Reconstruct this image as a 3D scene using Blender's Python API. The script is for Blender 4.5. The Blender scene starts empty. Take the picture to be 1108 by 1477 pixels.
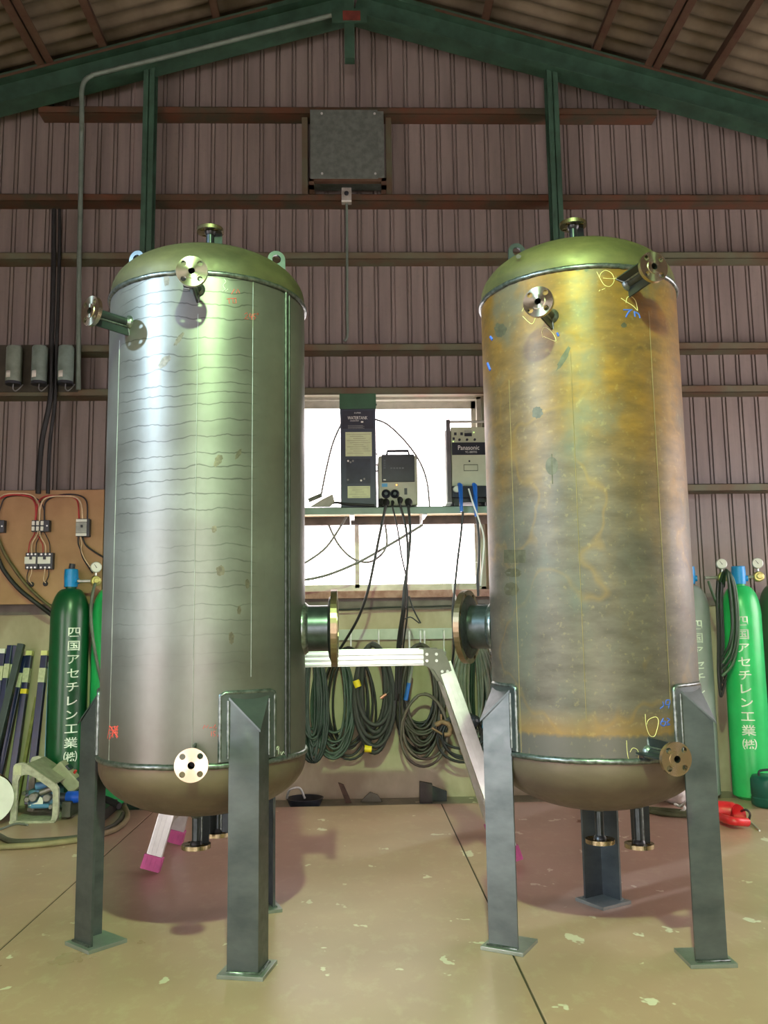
import bpy, bmesh, math, random
from mathutils import Vector, Matrix
random.seed(7)
D = bpy.data
SC = bpy.context.scene
COL = SC.collection

# ------------------------------------------------------------------ camera
FPX, PITCH, ROLL, YAW, EYE = 1267.0, math.radians(7.47), -0.0143, math.radians(1.8), 1.053
fw = Vector((math.sin(YAW) * math.cos(PITCH), math.cos(YAW) * math.cos(PITCH), math.sin(PITCH)))
r0 = Vector((math.cos(YAW), -math.sin(YAW), 0))
u0 = r0.cross(fw)
rt = math.cos(ROLL) * r0 + math.sin(ROLL) * u0
up = -math.sin(ROLL) * r0 + math.cos(ROLL) * u0
cd = D.cameras.new('camera')
cam = D.objects.new('camera', cd)
COL.objects.link(cam)
cam.matrix_world = Matrix(((rt.x, up.x, -fw.x, 0), (rt.y, up.y, -fw.y, 0), (rt.z, up.z, -fw.z, EYE), (0, 0, 0, 1)))
cd.sensor_fit = 'VERTICAL'
cd.sensor_height = 36
cd.lens = FPX / 1477 * 36
cd.clip_start = 0.05
SC.camera = cam
CAMP = Vector((0, 0, EYE))

def ray(px, py):
    return fw + rt * ((px - 554) / FPX) - up * ((py - 738.5) / FPX)
def at(px, py, Y):
    d = ray(px, py); return CAMP + d * (Y / d.y)
def onz(px, py, z=0.0):
    d = ray(px, py); return CAMP + d * ((z - EYE) / d.z)

# ------------------------------------------------------------------ world, exposure
w = D.worlds.new('overcast_sky'); SC.world = w; w.use_nodes = True
bg = w.node_tree.nodes['Background']
bg.inputs['Color'].default_value = (1.0, 0.875, 0.87, 1)
bg.inputs['Strength'].default_value = 9.0
SC.view_settings.view_transform = 'Standard'
SC.view_settings.look = 'None'
SC.view_settings.gamma = 1
SC.view_settings.use_curve_mapping = False
SC.view_settings.exposure = 0.15
MERCURY_W, LED_W = 900, 820
MERCURY_P, LED_P = Vector((0.05, -0.15, 3.75)), Vector((-4.0, 0.5, 3.45))

# ------------------------------------------------------------------ materials
def lin(c):
    return tuple((v / 255 / 12.92 if v / 255 <= .04045 else ((v / 255 + .055) / 1.055) ** 2.4) for v in c) + (1,)
MATS = {}
class NT:
    """tiny node helper"""
    def __init__(s, name):
        s.m = D.materials.new(name); s.m.use_nodes = True
        s.t = s.m.node_tree; s.n = s.t.nodes; s.l = s.t.links
        s.b = s.n['Principled BSDF']
        tc = s.n.new('ShaderNodeTexCoord'); s.co = tc.outputs['Object']
    def noise(s, scale, vec=None, detail=4, rough=.55, dist=0):
        x = s.n.new('ShaderNodeTexNoise'); x.inputs['Scale'].default_value = scale
        x.inputs['Detail'].default_value = detail; x.inputs['Roughness'].default_value = rough
        x.inputs['Distortion'].default_value = dist
        s.l.new(vec or s.co, x.inputs['Vector']); return x.outputs['Fac']
    def mapv(s, scale=(1, 1, 1), loc=(0, 0, 0)):
        x = s.n.new('ShaderNodeMapping'); x.inputs['Scale'].default_value = scale; x.inputs['Location'].default_value = loc
        s.l.new(s.co, x.inputs['Vector']); return x.outputs['Vector']
    def ramp(s, fac, stops):
        x = s.n.new('ShaderNodeValToRGB'); e = x.color_ramp.elements
        while len(e) < len(stops): e.new(.5)
        for i, (p, c) in enumerate(stops):
            e[i].position = p; e[i].color = c if len(c) == 4 else tuple(c) + (1,)
        s.l.new(fac, x.inputs['Fac']); return x.outputs['Color']
    def step(s, fac, a, b):
        if a > b: return s.ramp(fac, [(b, (1, 1, 1, 1)), (a, (0, 0, 0, 1))])
        return s.ramp(fac, [(a, (0, 0, 0, 1)), (b, (1, 1, 1, 1))])
    def mix(s, fac, a, b, mode='MIX'):
        x = s.n.new('ShaderNodeMix'); x.data_type = 'RGBA'; x.blend_type = mode
        for v, sock in ((fac, x.inputs[0]), (a, x.inputs[6]), (b, x.inputs[7])):
            if hasattr(v, 'links'): s.l.new(v, sock)
            elif isinstance(v, (int, float)): sock.default_value = v
            else: sock.default_value = v
        return x.outputs[2]
    def math(s, op, a, b=None, c=None):
        x = s.n.new('ShaderNodeMath'); x.operation = op
        for i, v in enumerate((a, b, c)):
            if v is None: continue
            if hasattr(v, 'links'): s.l.new(v, x.inputs[i])
            else: x.inputs[i].default_value = v
        return x.outputs[0]
    def sep(s):
        x = s.n.new('ShaderNodeSeparateXYZ'); s.l.new(s.co, x.inputs[0]); return x.outputs
    def set(s, col=None, rough=None, metal=None, bump=None, bstr=.2, bdist=.002, spec=None):
        for v, k in ((col, 'Base Color'), (rough, 'Roughness'), (metal, 'Metallic'), (spec, 'Specular IOR Level')):
            if v is None: continue
            if hasattr(v, 'links'): s.l.new(v, s.b.inputs[k])
            else: s.b.inputs[k].default_value = v
        if bump is not None:
            x = s.n.new('ShaderNodeBump'); x.inputs['Strength'].default_value = bstr; x.inputs['Distance'].default_value = bdist
            s.l.new(bump, x.inputs['Height']); s.l.new(x.outputs['Normal'], s.b.inputs['Normal'])
        return s.m

def simple(name, rgb, rough=.5, metal=0, var=.25, scale=12, rgb2=None, bump=0, spec=None):
    """painted / plain surface with a little procedural mottling (rgb in sRGB 0-255)"""
    if name in MATS: return MATS[name]
    t = NT(name); c = lin(rgb)
    n = t.noise(scale)
    if rgb2 is None:
        a = tuple(v * (1 - var) for v in c[:3]) + (1,); b = tuple(min(1, v * (1 + var)) for v in c[:3]) + (1,)
    else:
        a, b = c, lin(rgb2)
    col = t.ramp(n, [(.35, a), (.65, b)])
    m = t.set(col, rough, metal, n if bump else None, bump or .2, spec=spec)
    MATS[name] = m; return m

# ---- tanks
def tank_shell_mat(kind):
    t = NT('steel_shell_' + kind); s = t.sep(); x, y, z = s[0], s[1], s[2]
    if kind == 'mill_scale':
        n1 = t.noise(2.2, t.mapv((1, 1, 2.0))); n2 = t.noise(45, t.mapv((1, 1, .6)), 3)
        base = t.ramp(n1, [(.3, lin((112, 110, 108))), (.7, lin((138, 138, 136)))])
        base = t.mix(t.math('MULTIPLY', n2, .35), base, lin((96, 92, 88)))
        # thin wavy scale lines running round the shell
        wob = t.noise(2.2, t.mapv((1, 1, .8), (3.1, 0, 0)), 5, .6)
        vo = t.n.new('ShaderNodeTexVoronoi'); vo.voronoi_dimensions = '1D'; vo.feature = 'DISTANCE_TO_EDGE'; vo.inputs['Scale'].default_value = 1
        t.l.new(t.math('ADD', t.math('MULTIPLY', z, 20.0), t.math('MULTIPLY', wob, 2.6)), vo.inputs['W'])
        ln = t.step(vo.outputs['Distance'], .055, .02)
        fade = t.step(t.math('MULTIPLY', z, .4), .34, .5)
        patch = t.math('MULTIPLY', t.step(t.noise(1.6, t.mapv((1, 1, 1), (5, 5, 5))), .3, .45), t.math('MULTIPLY', t.step(t.math('MULTIPLY', y, -1.0), .22, .28), t.step(t.math('ADD', x, .4), .62, .57)))
        # patch keeps scale lines to the lit front, painting the light's reach into colour
        side = t.step(t.math('ADD', t.math('MULTIPLY', x, -1.0), t.math('MULTIPLY', y, -.4)), .02, .09)
        f = t.math('MULTIPLY', t.math('MULTIPLY', ln, fade), t.math('MULTIPLY', patch, .62))
        base = t.mix(f, base, lin((62, 60, 60)))
        low = t.step(t.math('MULTIPLY', z, .4), .42, .2)
        base = t.mix(t.math('MULTIPLY', low, .35), base, lin((92, 78, 70)))
        ro = t.ramp(n1, [(.3, (.39,) * 3), (.7, (.50,) * 3)])
        m = t.set(base, ro, .70, n2, .05)
    else:
        n1 = t.noise(2.6, t.mapv((1.3, 1.3, 1.0), (1.7, .3, .4)), 5, .6); n2 = t.noise(60, None, 3); n3 = t.noise(6, t.mapv((1, 1, 3)), 4, .65)
        steel = t.ramp(n3, [(.3, lin((82, 74, 68))), (.7, lin((110, 100, 92)))])
        rust = t.ramp(n3, [(.3, lin((104, 78, 38))), (.7, lin((150, 108, 42)))])
        # rust bloom heaviest on the upper courses, thinning to bare steel lower down
        h = t.math('SUBTRACT', t.math('MULTIPLY', z, .55), .62)      # 0 at 1.13 m, .6 at 2.2 m
        k = t.math('ADD', t.math('MULTIPLY', h, .85), t.math('MULTIPLY', n1, .9))
        rf = t.step(k, .50, .90)
        base = t.mix(rf, steel, rust)
        # runs of rust from trickled water
        nv = t.noise(1.5, t.mapv((1.6, 1.6, 1.2), (8, 2, 1)), 3, .5)
        fr = t.math('FRACT', t.math('MULTIPLY', nv, 4.0))
        ln = t.ramp(fr, [(0, (1, 1, 1, 1)), (.05, (0, 0, 0, 1)), (.95, (0, 0, 0, 1)), (1, (1, 1, 1, 1))])
        base = t.mix(t.math('MULTIPLY', ln, .3), base, lin((150, 114, 50)))
        bl = t.step(t.noise(3.0, t.mapv((1, 1, .8), (2, 7, 3)), 5, .6), .52, .64)
        base = t.mix(t.math('MULTIPLY', bl, .65), base, lin((96, 98, 92)))
        # ground clean band above the bottom seam, with a rust fringe
        zz = t.math('ADD', z, t.math('MULTIPLY', n2, .02))
        fringe = t.ramp(t.math('MULTIPLY', zz, .5), [(.352, (0, 0, 0, 1)), (.358, (1, 1, 1, 1)), (.40, (0, 0, 0, 1))])
        base = t.mix(t.math('MULTIPLY', fringe, .6), base, lin((150, 112, 52)))
        band = t.step(t.math('MULTIPLY', zz, .5), .358, .352)
        base = t.mix(band, base, lin((92, 86, 84)))
        sp = t.step(n2, .60, .72)
        base = t.mix(t.math('MULTIPLY', sp, .16), base, lin((186, 164, 110)))
        ro = t.ramp(n1, [(.3, (.42,) * 3), (.7, (.56,) * 3)])
        m = t.set(base, ro, .32, n2, .08)
    return m
def head_mat(name, a, b, metal=.35, rough=.46):
    t = NT(name); n = t.noise(5, t.mapv((1, 1, 2)), 5, .6); n2 = t.noise(40)
    col = t.ramp(n, [(.3, lin(a)), (.7, lin(b))])
    return t.set(col, t.ramp(n2, [(.3, (rough - .05,) * 3), (.7, (rough + .08,) * 3)]), metal, n2, .05)
M_leg = head_mat('leg_steel', (78, 86, 90), (108, 116, 120), .75, .36)
M_plate = head_mat('plate_steel', (128, 134, 132), (160, 166, 162), .6, .34)
M_weld = simple('weld_bead', (118, 126, 126), .3, .8, .4, 60, bump=.6)
M_weld_d = simple('weld_bead_dark', (70, 72, 74), .38, .7, .3, 60, bump=.4)
def turned(name, rgb, axis):
    """lathe-turned bright steel: anisotropic highlights round the bore"""
    t = NT(name); n = t.noise(30); c = lin(rgb)
    col = t.ramp(n, [(.3, tuple(v * .88 for v in c[:3])), (.7, c)])
    tg = t.n.new('ShaderNodeTangent'); tg.direction_type = 'RADIAL'; tg.axis = axis
    t.l.new(tg.outputs[0], t.b.inputs['Tangent']); t.b.inputs['Anisotropic'].default_value = .85
    return t.set(col, .24, 1)
M_flange = turned('machined_flange', (206, 198, 180), 'Y')
M_flange_w = turned('machined_flange_warm', (200, 182, 158), 'Y')
M_flange_z = turned('machined_flange_crown', (190, 176, 146), 'Z')
M_flange_b = simple('big_flange_steel', (132, 116, 94), .34, .9, .18, 24)
M_pipe = simple('nozzle_pipe_steel', (70, 78, 82), .32, .7, .2, 30)
M_gus = simple('gusset_plate_steel', (52, 60, 64), .4, .5, .2, 20)
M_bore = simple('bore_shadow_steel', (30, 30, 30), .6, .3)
M_chalk = simple('chalk_yellow', (226, 214, 150), .9)
M_chalkw = simple('chalk_white', (214, 214, 206), .9)
M_redp = simple('red_marker', (220, 84, 78), .8)
M_bluep = simple('blue_marker', (58, 92, 190), .8)
M_scribe = simple('scribe_line', (158, 160, 156), .5, .6)
# ---- building
M_green = simple('green_structural_paint', (52, 82, 66), .55, 0, .25, 8, bump=.1)
M_rust = simple('rusted_channel', (78, 50, 36), .8, 0, .3, 9, (88, 68, 50), .3)
M_girtd = simple('rust_streaked_girt', (64, 62, 46), .8, 0, .3, 5, (96, 58, 38), .3)
M_girt = simple('weathered_green_girt', (98, 100, 78), .7, 0, .25, 4, (100, 76, 56), .2)
def cladding_mat():
    t = NT('brown_cladding'); n = t.noise(3, t.mapv((6, 1, .5)), 4); n2 = t.noise(30)
    c = t.ramp(n, [(.3, lin((118, 106, 102))), (.7, lin((136, 124, 118)))])
    c = t.mix(t.math('MULTIPLY', t.step(n2, .55, .75), .2), c, lin((94, 86, 78)))
    return t.set(c, .5, 0, n2, .05)
M_clad = cladding_mat()
def concrete_mat():
    t = NT('stained_concrete'); n = t.noise(2.0, t.mapv((1.6, 1, .7)), 5, .6); n2 = t.noise(25, None, 5); n3 = t.noise(1.3, t.mapv((1.5, 1, .9), (4, 4, 4)), 4)
    c = t.ramp(n, [(.3, lin((160, 148, 122))), (.7, lin((194, 182, 158)))])
    c = t.mix(t.math('MULTIPLY', t.step(n3, .52, .62), .5), c, lin((140, 118, 100)))
    c = t.mix(t.math('MULTIPLY', n2, .25), c, lin((120, 116, 92)))
    return t.set(c, .85, 0, n2, .25)
M_conc = concrete_mat()
def floor_mat(name, a, b):
    t = NT(name); n = t.noise(1.1, None, 5, .6); n2 = t.noise(16, t.mapv((1, .6, 1)), 5, .65); n3 = t.noise(9, t.mapv((1, .8, 1), (3, 3, 3)), 3)
    c = t.ramp(n, [(.32, lin(a)), (.68, lin(b))])
    c = t.mix(t.math('MULTIPLY', t.step(n2, .52, .75), .35), c, lin((206, 190, 164)))
    # chipped pale flecks
    c = t.mix(t.math('MULTIPLY', t.step(n3, .68, .695), .7), c, lin((232, 226, 210)))
    c = t.mix(t.math('MULTIPLY', t.step(t.noise(1.4, t.mapv((1, 1, 1), (9, 1, 2)), 2), .48, .75), .35), c, lin((128, 106, 84)))
    return t.set(c, t.ramp(n, [(.3, (.27,) * 3), (.7, (.36,) * 3)]), 0)
M_floor = floor_mat('worn_floor', (170, 136, 118), (190, 156, 138))
M_floor2 = floor_mat('back_floor_strip_concrete', (104, 104, 84), (124, 122, 100))
M_joint = simple('joint_filler', (70, 60, 48), .9)
def roof_mat():
    t = NT('aged_slate_roof'); n = t.noise(5, t.mapv((1, 1, 1)), 5); 
    return t.set(t.ramp(n, [(.3, lin((92, 82, 66))), (.7, lin((122, 110, 90)))]), .9, 0, n, .2)
M_roof = roof_mat()
M_alu = simple('aluminium_bright', (205, 208, 206), .35, .6, .08, 20)
M_frame = simple('window_aluminium', (176, 172, 158), .4, .3, .1, 20)
M_rustang = simple('rusted_sill', (142, 104, 92), .75, 0, .25, 20, (170, 136, 124))
M_sgreen = simple('shelf_green_paint', (128, 150, 140), .5, 0, .1, 6)
M_galv = simple('galvanised_sheet', (112, 120, 114), .45, .45, .18, 26)
M_black = simple('black_rubber', (30, 31, 32), .5, 0, .25, 20)
M_blackg = simple('dark_green_hose', (40, 56, 50), .45, 0, .25, 20)
M_grayc = simple('grey_cable', (118, 120, 118), .5, 0, .15, 20)
M_plastic = simple('black_plastic', (36, 40, 50), .4, 0, .2, 20)
M_ply = simple('plywood', (160, 122, 86), .65, 0, .15, 5, (176, 138, 100))
M_white = simple('white_paint', (224, 224, 218), .5, 0, .05)
M_yellow = simple('yellow_tape', (226, 200, 30), .5, 0, .1)
M_bluepl = simple('blue_plastic', (30, 100, 190), .4, 0, .15)
M_cyan = simple('bright_blue_cap', (20, 140, 215), .4, 0, .1)
def glass_mat():
    m = D.materials.new('window_glass'); m.use_nodes = True; t = m.node_tree; t.nodes.clear()
    o = t.nodes.new('ShaderNodeOutputMaterial'); mx = t.nodes.new('ShaderNodeMixShader'); tr = t.nodes.new('ShaderNodeBsdfTransparent'); g = t.nodes.new('ShaderNodeBsdfGlossy')
    n = t.nodes.new('ShaderNodeTexNoise'); n.inputs['Scale'].default_value = 3
    r = t.nodes.new('ShaderNodeMapRange'); r.inputs[3].default_value = .05; r.inputs[4].default_value = .09
    t.links.new(n.outputs['Fac'], r.inputs[0]); t.links.new(r.outputs[0], mx.inputs[0])
    g.inputs['Roughness'].default_value = .05
    t.links.new(tr.outputs[0], mx.inputs[1]); t.links.new(g.outputs[0], mx.inputs[2]); t.links.new(mx.outputs[0], o.inputs[0])
    return m
M_glass = glass_mat()
def emit_mat(name, rgb, strength):
    m = D.materials.new(name); m.use_nodes = True; b = m.node_tree.nodes['Principled BSDF']
    n = m.node_tree.nodes.new('ShaderNodeTexNoise'); n.inputs['Scale'].default_value = 4
    b.inputs['Base Color'].default_value = lin(rgb); b.inputs['Emission Color'].default_value = lin(rgb); b.inputs['Emission Strength'].default_value = strength
    return m

# ------------------------------------------------------------------ mesh builder
def frame(axis, loc=(0, 0, 0), upv=None):
    """matrix whose local Z runs along axis"""
    z = Vector(axis).normalized(); u = Vector(upv) if upv else (Vector((0, 0, 1)) if abs(z.z) < .95 else Vector((0, 1, 0)))
    x = u.cross(z).normalized(); y = z.cross(x)
    return Matrix(((x.x, y.x, z.x, loc[0]), (x.y, y.y, z.y, loc[1]), (x.z, y.z, z.z, loc[2]), (0, 0, 0, 1)))
class MB:
    def __init__(s): s.v = []; s.f = []; s.s = []
    def add(s, vs, fs, smooth=False):
        o = len(s.v); s.v += [Vector(v) for v in vs]
        for f in fs: s.f.append([i + o for i in f]); s.s.append(smooth)
        return s
    def box(s, x0, x1, y0, y1, z0, z1, bev=0, M=None):
        if bev:
            bm = bmesh.new(); bmesh.ops.create_cube(bm, size=1)
            for v in bm.verts: v.co = Vector(((x0 + x1) / 2 + v.co.x * (x1 - x0), (y0 + y1) / 2 + v.co.y * (y1 - y0), (z0 + z1) / 2 + v.co.z * (z1 - z0)))
            bmesh.ops.bevel(bm, geom=bm.edges[:], offset=bev, segments=2, affect='EDGES', profile=.6)
            bm.verts.index_update(); vs = [v.co.copy() for v in bm.verts]; fs = [[v.index for v in f.verts] for f in bm.faces]; bm.free()
        else:
            vs = [Vector((x, y, z)) for x in (x0, x1) for y in (y0, y1) for z in (z0, z1)]
            fs = [(0, 1, 3, 2), (4, 6, 7, 5), (0, 4, 5, 1), (2, 3, 7, 6), (0, 2, 6, 4), (1, 5, 7, 3)]
        if M is not None: vs = [M @ v for v in vs]
        return s.add(vs, fs)
    def tube(s, pts, r, n=8, closed=False, caps=True):
        pts = [Vector(p) for p in pts]; N = len(pts); vs = []; fs = []; pu = None
        for i, p in enumerate(pts):
            a = pts[(i - 1) % N] if (closed or i > 0) else p; b = pts[(i + 1) % N] if (closed or i < N - 1) else p
            d = (b - a); d = d.normalized() if d.length > 1e-9 else Vector((0, 0, 1))
            if pu is None: pu = Vector((0, 0, 1)) if abs(d.z) < .9 else Vector((1, 0, 0))
            x = pu.cross(d)
            if x.length < 1e-6: x = Vector((1, 0, 0)).cross(d)
            x.normalize(); y = d.cross(x); pu = y
            rr = r[i] if isinstance(r, (list, tuple)) else r
            for k in range(n):
                t = 2 * math.pi * k / n; vs.append(p + x * (rr * math.cos(t)) + y * (rr * math.sin(t)))
        for i in range(N if closed else N - 1):
            j = (i + 1) % N
            for k in range(n):
                l = (k + 1) % n; fs.append((i * n + k, i * n + l, j * n + l, j * n + k))
        s.add(vs, fs, True)
        if caps and not closed:
            s.add(vs[:n], [tuple(range(n))[::-1]]); s.add(vs[-n:], [tuple(range(n))])
        return s
    def lathe(s, segs, M=None, n=32, a0=0, a1=2 * math.pi):
        M = M or Matrix.Identity(4); full = abs(a1 - a0 - 2 * math.pi) < 1e-6
        for seg in segs:
            vs = []; fs = []; K = n if full else n + 1
            for (r, z) in seg:
                for k in range(K):
                    t = a0 + (a1 - a0) * k / n; vs.append(M @ Vector((r * math.cos(t), r * math.sin(t), z)))
            for i in range(len(seg) - 1):
                for k in range(n):
                    l = (k + 1) % K if full else k + 1
                    fs.append((i * K + k, i * K + l, (i + 1) * K + l, (i + 1) * K + k))
            s.add(vs, fs, True)
        return s
    def cyl(s, r, z0, z1, M=None, n=20, bev=0):
        if bev: return s.lathe([[(0, z0), (r - bev, z0)], [(r - bev, z0), (r, z0 + bev)], [(r, z0 + bev), (r, z1 - bev)], [(r, z1 - bev), (r - bev, z1)], [(r - bev, z1), (0, z1)]], M, n)
        return s.lathe([[(0, z0), (r, z0)], [(r, z0), (r, z1)], [(r, z1), (0, z1)]], M, n)
    def prism(s, poly, z0, z1, M=None):
        M = M or Matrix.Identity(4); n = len(poly)
        vs = [M @ Vector((p[0], p[1], z0)) for p in poly] + [M @ Vector((p[0], p[1], z1)) for p in poly]
        fs = [tuple(range(n))[::-1], tuple(range(n, 2 * n))] + [(i, (i + 1) % n, n + (i + 1) % n, n + i) for i in range(n)]
        return s.add(vs, fs)
    def ring(s, outer, inner, z0, z1, M=None):
        M = M or Matrix.Identity(4); n = len(outer)
        vs = [M @ Vector((p[0], p[1], z)) for z in (z0, z1) for q in (outer, inner) for p in q]
        fs = []
        for i in range(n):
            j = (i + 1) % n
            fs += [(i, n + i, n + j, j), (2 * n + i, 2 * n + j, 3 * n + j, 3 * n + i), (i, j, 2 * n + j, 2 * n + i), (n + i, 3 * n + i, 3 * n + j, n + j)]
        return s.add(vs, fs)
    def build(s, name, mat, parent=None, **props):
        root = parent
        while root is not None and root.parent is not None: root = root.parent
        off = root.location.copy() if root is not None else Vector((0, 0, 0))
        loc = Vector((0, 0, 0))
        if parent is None and s.v:
            c = [min(v[i] for v in s.v) for i in range(3)]; C = [max(v[i] for v in s.v) for i in range(3)]
            loc = Vector(((c[0] + C[0]) / 2, (c[1] + C[1]) / 2, c[2])); off = loc
        me = D.meshes.new(name); me.from_pydata([v - off for v in s.v], [], s.f)
        me.polygons.foreach_set('use_smooth', s.s); me.materials.append(mat); me.update()
        bm = bmesh.new(); bm.from_mesh(me); bmesh.ops.recalc_face_normals(bm, faces=bm.faces); bm.to_mesh(me); bm.free()
        o = D.objects.new(name, me); COL.objects.link(o); o.location = loc if parent is None else (0, 0, 0)
        if parent is not None: o.parent = parent
        for k, v in props.items(): o[k] = v
        return o
def empty(name, loc, label=None, category=None, group=None, kind=None):
    o = D.objects.new(name, None); o.empty_display_size = .05; COL.objects.link(o); o.location = loc
    tag(o, label, category, group, kind); return o
def tag(o, label=None, category=None, group=None, kind=None):
    for k, v in (('label', label), ('category', category), ('group', group), ('kind', kind)):
        if v: o[k] = v
    return o
def spline(pts, k=8, closed=False):
    pts = [Vector(p) for p in pts]; N = len(pts); out = []
    for i in range(N if closed else N - 1):
        g = lambda j: pts[j % N] if closed else pts[max(0, min(N - 1, j))]
        p0, p1, p2, p3 = g(i - 1), g(i), g(i + 1), g(i + 2)
        for j in range(k):
            t = j / k
            out.append(.5 * ((2 * p1) + (p2 - p0) * t + (2 * p0 - 5 * p1 + 4 * p2 - p3) * t * t + (3 * p1 - p0 - 3 * p2 + p3) * t ** 3))
    if not closed: out.append(pts[-1])
    return out
def circ(r, n=24, cx=0, cy=0, a0=0):
    return [(cx + r * math.cos(a0 + 2 * math.pi * i / n), cy + r * math.sin(a0 + 2 * math.pi * i / n)) for i in range(n)]
def text_mesh(body, size, bold=0, fine=0):
    c = D.curves.new('lettering', 'FONT'); c.body = body; c.size = size; c.align_x = 'CENTER'; c.align_y = 'CENTER'; c.offset = bold; c.resolution_u = 3
    o = D.objects.new('lettering', c); COL.objects.link(o)
    dg = bpy.context.evaluated_depsgraph_get(); dg.update(); me = D.meshes.new_from_object(o.evaluated_get(dg))
    vs = [v.co.copy() for v in me.vertices]; fs = [list(p.vertices) for p in me.polygons]
    D.objects.remove(o); D.curves.remove(c); D.meshes.remove(me)
    if fine:
        bm = bmesh.new(); bv = [bm.verts.new(v) for v in vs]
        for f in fs:
            try: bm.faces.new([bv[i] for i in f])
            except ValueError: pass
        bmesh.ops.triangulate(bm, faces=bm.faces[:])
        for _ in range(5):
            long_ = [e_ for e_ in bm.edges if e_.calc_length() > fine]
            if not long_: break
            bmesh.ops.subdivide_edges(bm, edges=long_, cuts=1); bmesh.ops.triangulate(bm, faces=bm.faces[:])
        bm.verts.index_update(); vs = [v.co.copy() for v in bm.verts]; fs = [[v.index for v in f.verts] for f in bm.faces]; bm.free()
    return vs, fs
def text_on(mb, body, size, origin, right, upv, bold=0, width=None):
    vs, fs = text_mesh(body, size, bold)
    if not vs: return
    k = 1
    if width:
        w_ = max(v.x for v in vs) - min(v.x for v in vs); k = width / w_
    o, r_, u_ = Vector(origin), Vector(right), Vector(upv)
    mb.add([o + r_ * (v.x * k) + u_ * v.y for v in vs], fs)

# ================================================================== SETTING
YW = 5.80          # inner face of the back wall
RS, RZ = .29, 5.26 # roof slope, underside of rafter at the ridge
HW = 5.0           # half width of the hall
YF = -6.0          # front end of the hall
# ---- floor
fl = MB().box(-HW, HW, YF - 2, YW + .3, -.25, -.03).build('floor', M_floor2, None, kind='structure')
for x0, x1 in ((-HW, -1.213), (-1.207, .487), (.493, HW)):
    MB().box(x0, x1, YF, 5.43, -.03, 0, .004).build('slab', M_floor, fl)
for x in (-1.21, .49):
    MB().box(x - .003, x + .003, YF, 5.43, -.03, -.003).build('joint', M_joint, fl)
# ---- back wall
wb = MB().box(-HW, HW, YW, YW + .18, -.06, 1.17, .006).build('wall_back', M_conc, None, kind='structure')
P = .1133
def sheet(xa, n, zb, dy):
    xs = []; p = (1.7 / 15)
    for i in range(n):
        b = xa + i * p
        for dx, d in ((0, 0), (.078, 0), (.081, .013), (.086, .013), (.089, .001), (.103, .001), (.106, .013), (.111, .013)):
            xs.append((b + dx * p / .1133, d))
    xs.append((xa + n * p + .004, 0))
    y = YW + .02 + dy
    vs = []; fs = []
    for (x, d) in xs:
        vs += [(x, y + d, zb), (x, y + d, RZ + .345 - RS * abs(x))]
    for i in range(len(xs) - 1): fs.append((2 * i, 2 * i + 2, 2 * i + 3, 2 * i + 1))
    MB().add(vs, fs).build('cladding_sheet', M_clad, wb)
for i in range(3): sheet(-.85 + i * 5 * 1.7 / 15, 5, 2.6, .003 * (i % 2))
for sgn in (1, -1):
    for i in range(6):
        wd = 6 * 1.7 / 15
        sheet(.85 + i * wd if sgn > 0 else -.85 - (i + 1) * wd, 6, 1.14, .003 * (i % 2))
def channel(mb, x0, x1, zt, y0=YW - .10, y1=YW):
    h = .05
    # open channel lying on its back: front lip, web below, back lip
    mb.box(x0, x1, y0, y0 + .004, zt - h, zt); mb.box(x0, x1, y0, y1 + .02, zt - h - .001, zt - h + .004); mb.box(x0, x1, y0, y0 + .03, zt - .004, zt)
    mb.box(x0, x1, y1 - .006, y1 + .015, zt - h, zt)
def girt(zt, x0=-HW, x1=HW, mat=M_girt): 
    m = MB(); channel(m, x0, x1, zt); m.build('girt', mat, wb)
girt(4.645, -2.16, 2.14, M_girtd)
girt(4.005, -HW, HW, M_girtd)
for z in (3.587, 2.942): girt(z)
girt(2.642, mat=M_girt)
girt(1.968, .95, HW); girt(1.968, -HW, -.95)
for sgn in (-1, 1):    # wall posts: H section with the flange to the room
    m = MB(); x = 1.385 * sgn
    top = RZ - RS * 1.385
    m.box(x - .0375, x + .0375, 5.60, 5.608, -.03, top + .02); m.box(x - .003, x + .003, 5.60, 5.74, -.03, top); m.box(x - .0375, x + .0375, 5.69, 5.70, -.03, top)
    m.build('column', M_green, wb)
# strip of rendered plaster under the window sill
MB().box(-HW, HW, YW - .012, YW + .02, 1.165, 1.246).build('ledge', simple('grey_mortar', (112, 104, 98), .8, 0, .15), wb)
# ---- window
WX0, WX1, WZ0, WZ1 = -.85, .848, 1.29, 2.61
win = empty('window_1', (0, YW, WZ0), kind='structure')
m = MB()
for (a, b, c, d) in ((WX0, WX1, WZ0, WZ0 + .02), (WX0, WX1, WZ1 - .035, WZ1), (WX0, WX0 + .03, WZ0, WZ1), (WX1 - .03, WX1, WZ0, WZ1)):
    m.box(a, b, YW - .02, YW + .07, c, d)
m.build('window_frame', M_frame, win)
for k, (a, b) in enumerate(((WX0 + .03, .015), (-.015, WX1 - .03))):
    y = YW + .012 + .025 * k
    f = MB()
    for (p, q, c, d) in ((a, b, WZ0 + .02, WZ0 + .045), (a, b, WZ1 - .085, WZ1 - .035), (a, a + .03, WZ0 + .02, WZ1 - .035), (b - .03, b, WZ0 + .02, WZ1 - .035)):
        f.box(p, q, y, y + .02, c, d)
    fo = f.build('sash', M_frame, win)
    MB().box(a + .03, b - .03, y + .008, y + .012, WZ0 + .045, WZ1 - .085).build('pane', M_glass, fo)
MB().box(WX0 - .06, WX1 + .06, YW - .06, YW + .03, WZ0 - .048, WZ0, .003).build('window_sill', M_rustang, win)
MB().box(WX1, WX1 + .05, YW - .05, YW + .02, WZ0, 2.6).box(WX0 - .05, WX0, YW - .05, YW + .02, WZ0, 2.6).build('jamb', M_girt, win)
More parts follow.
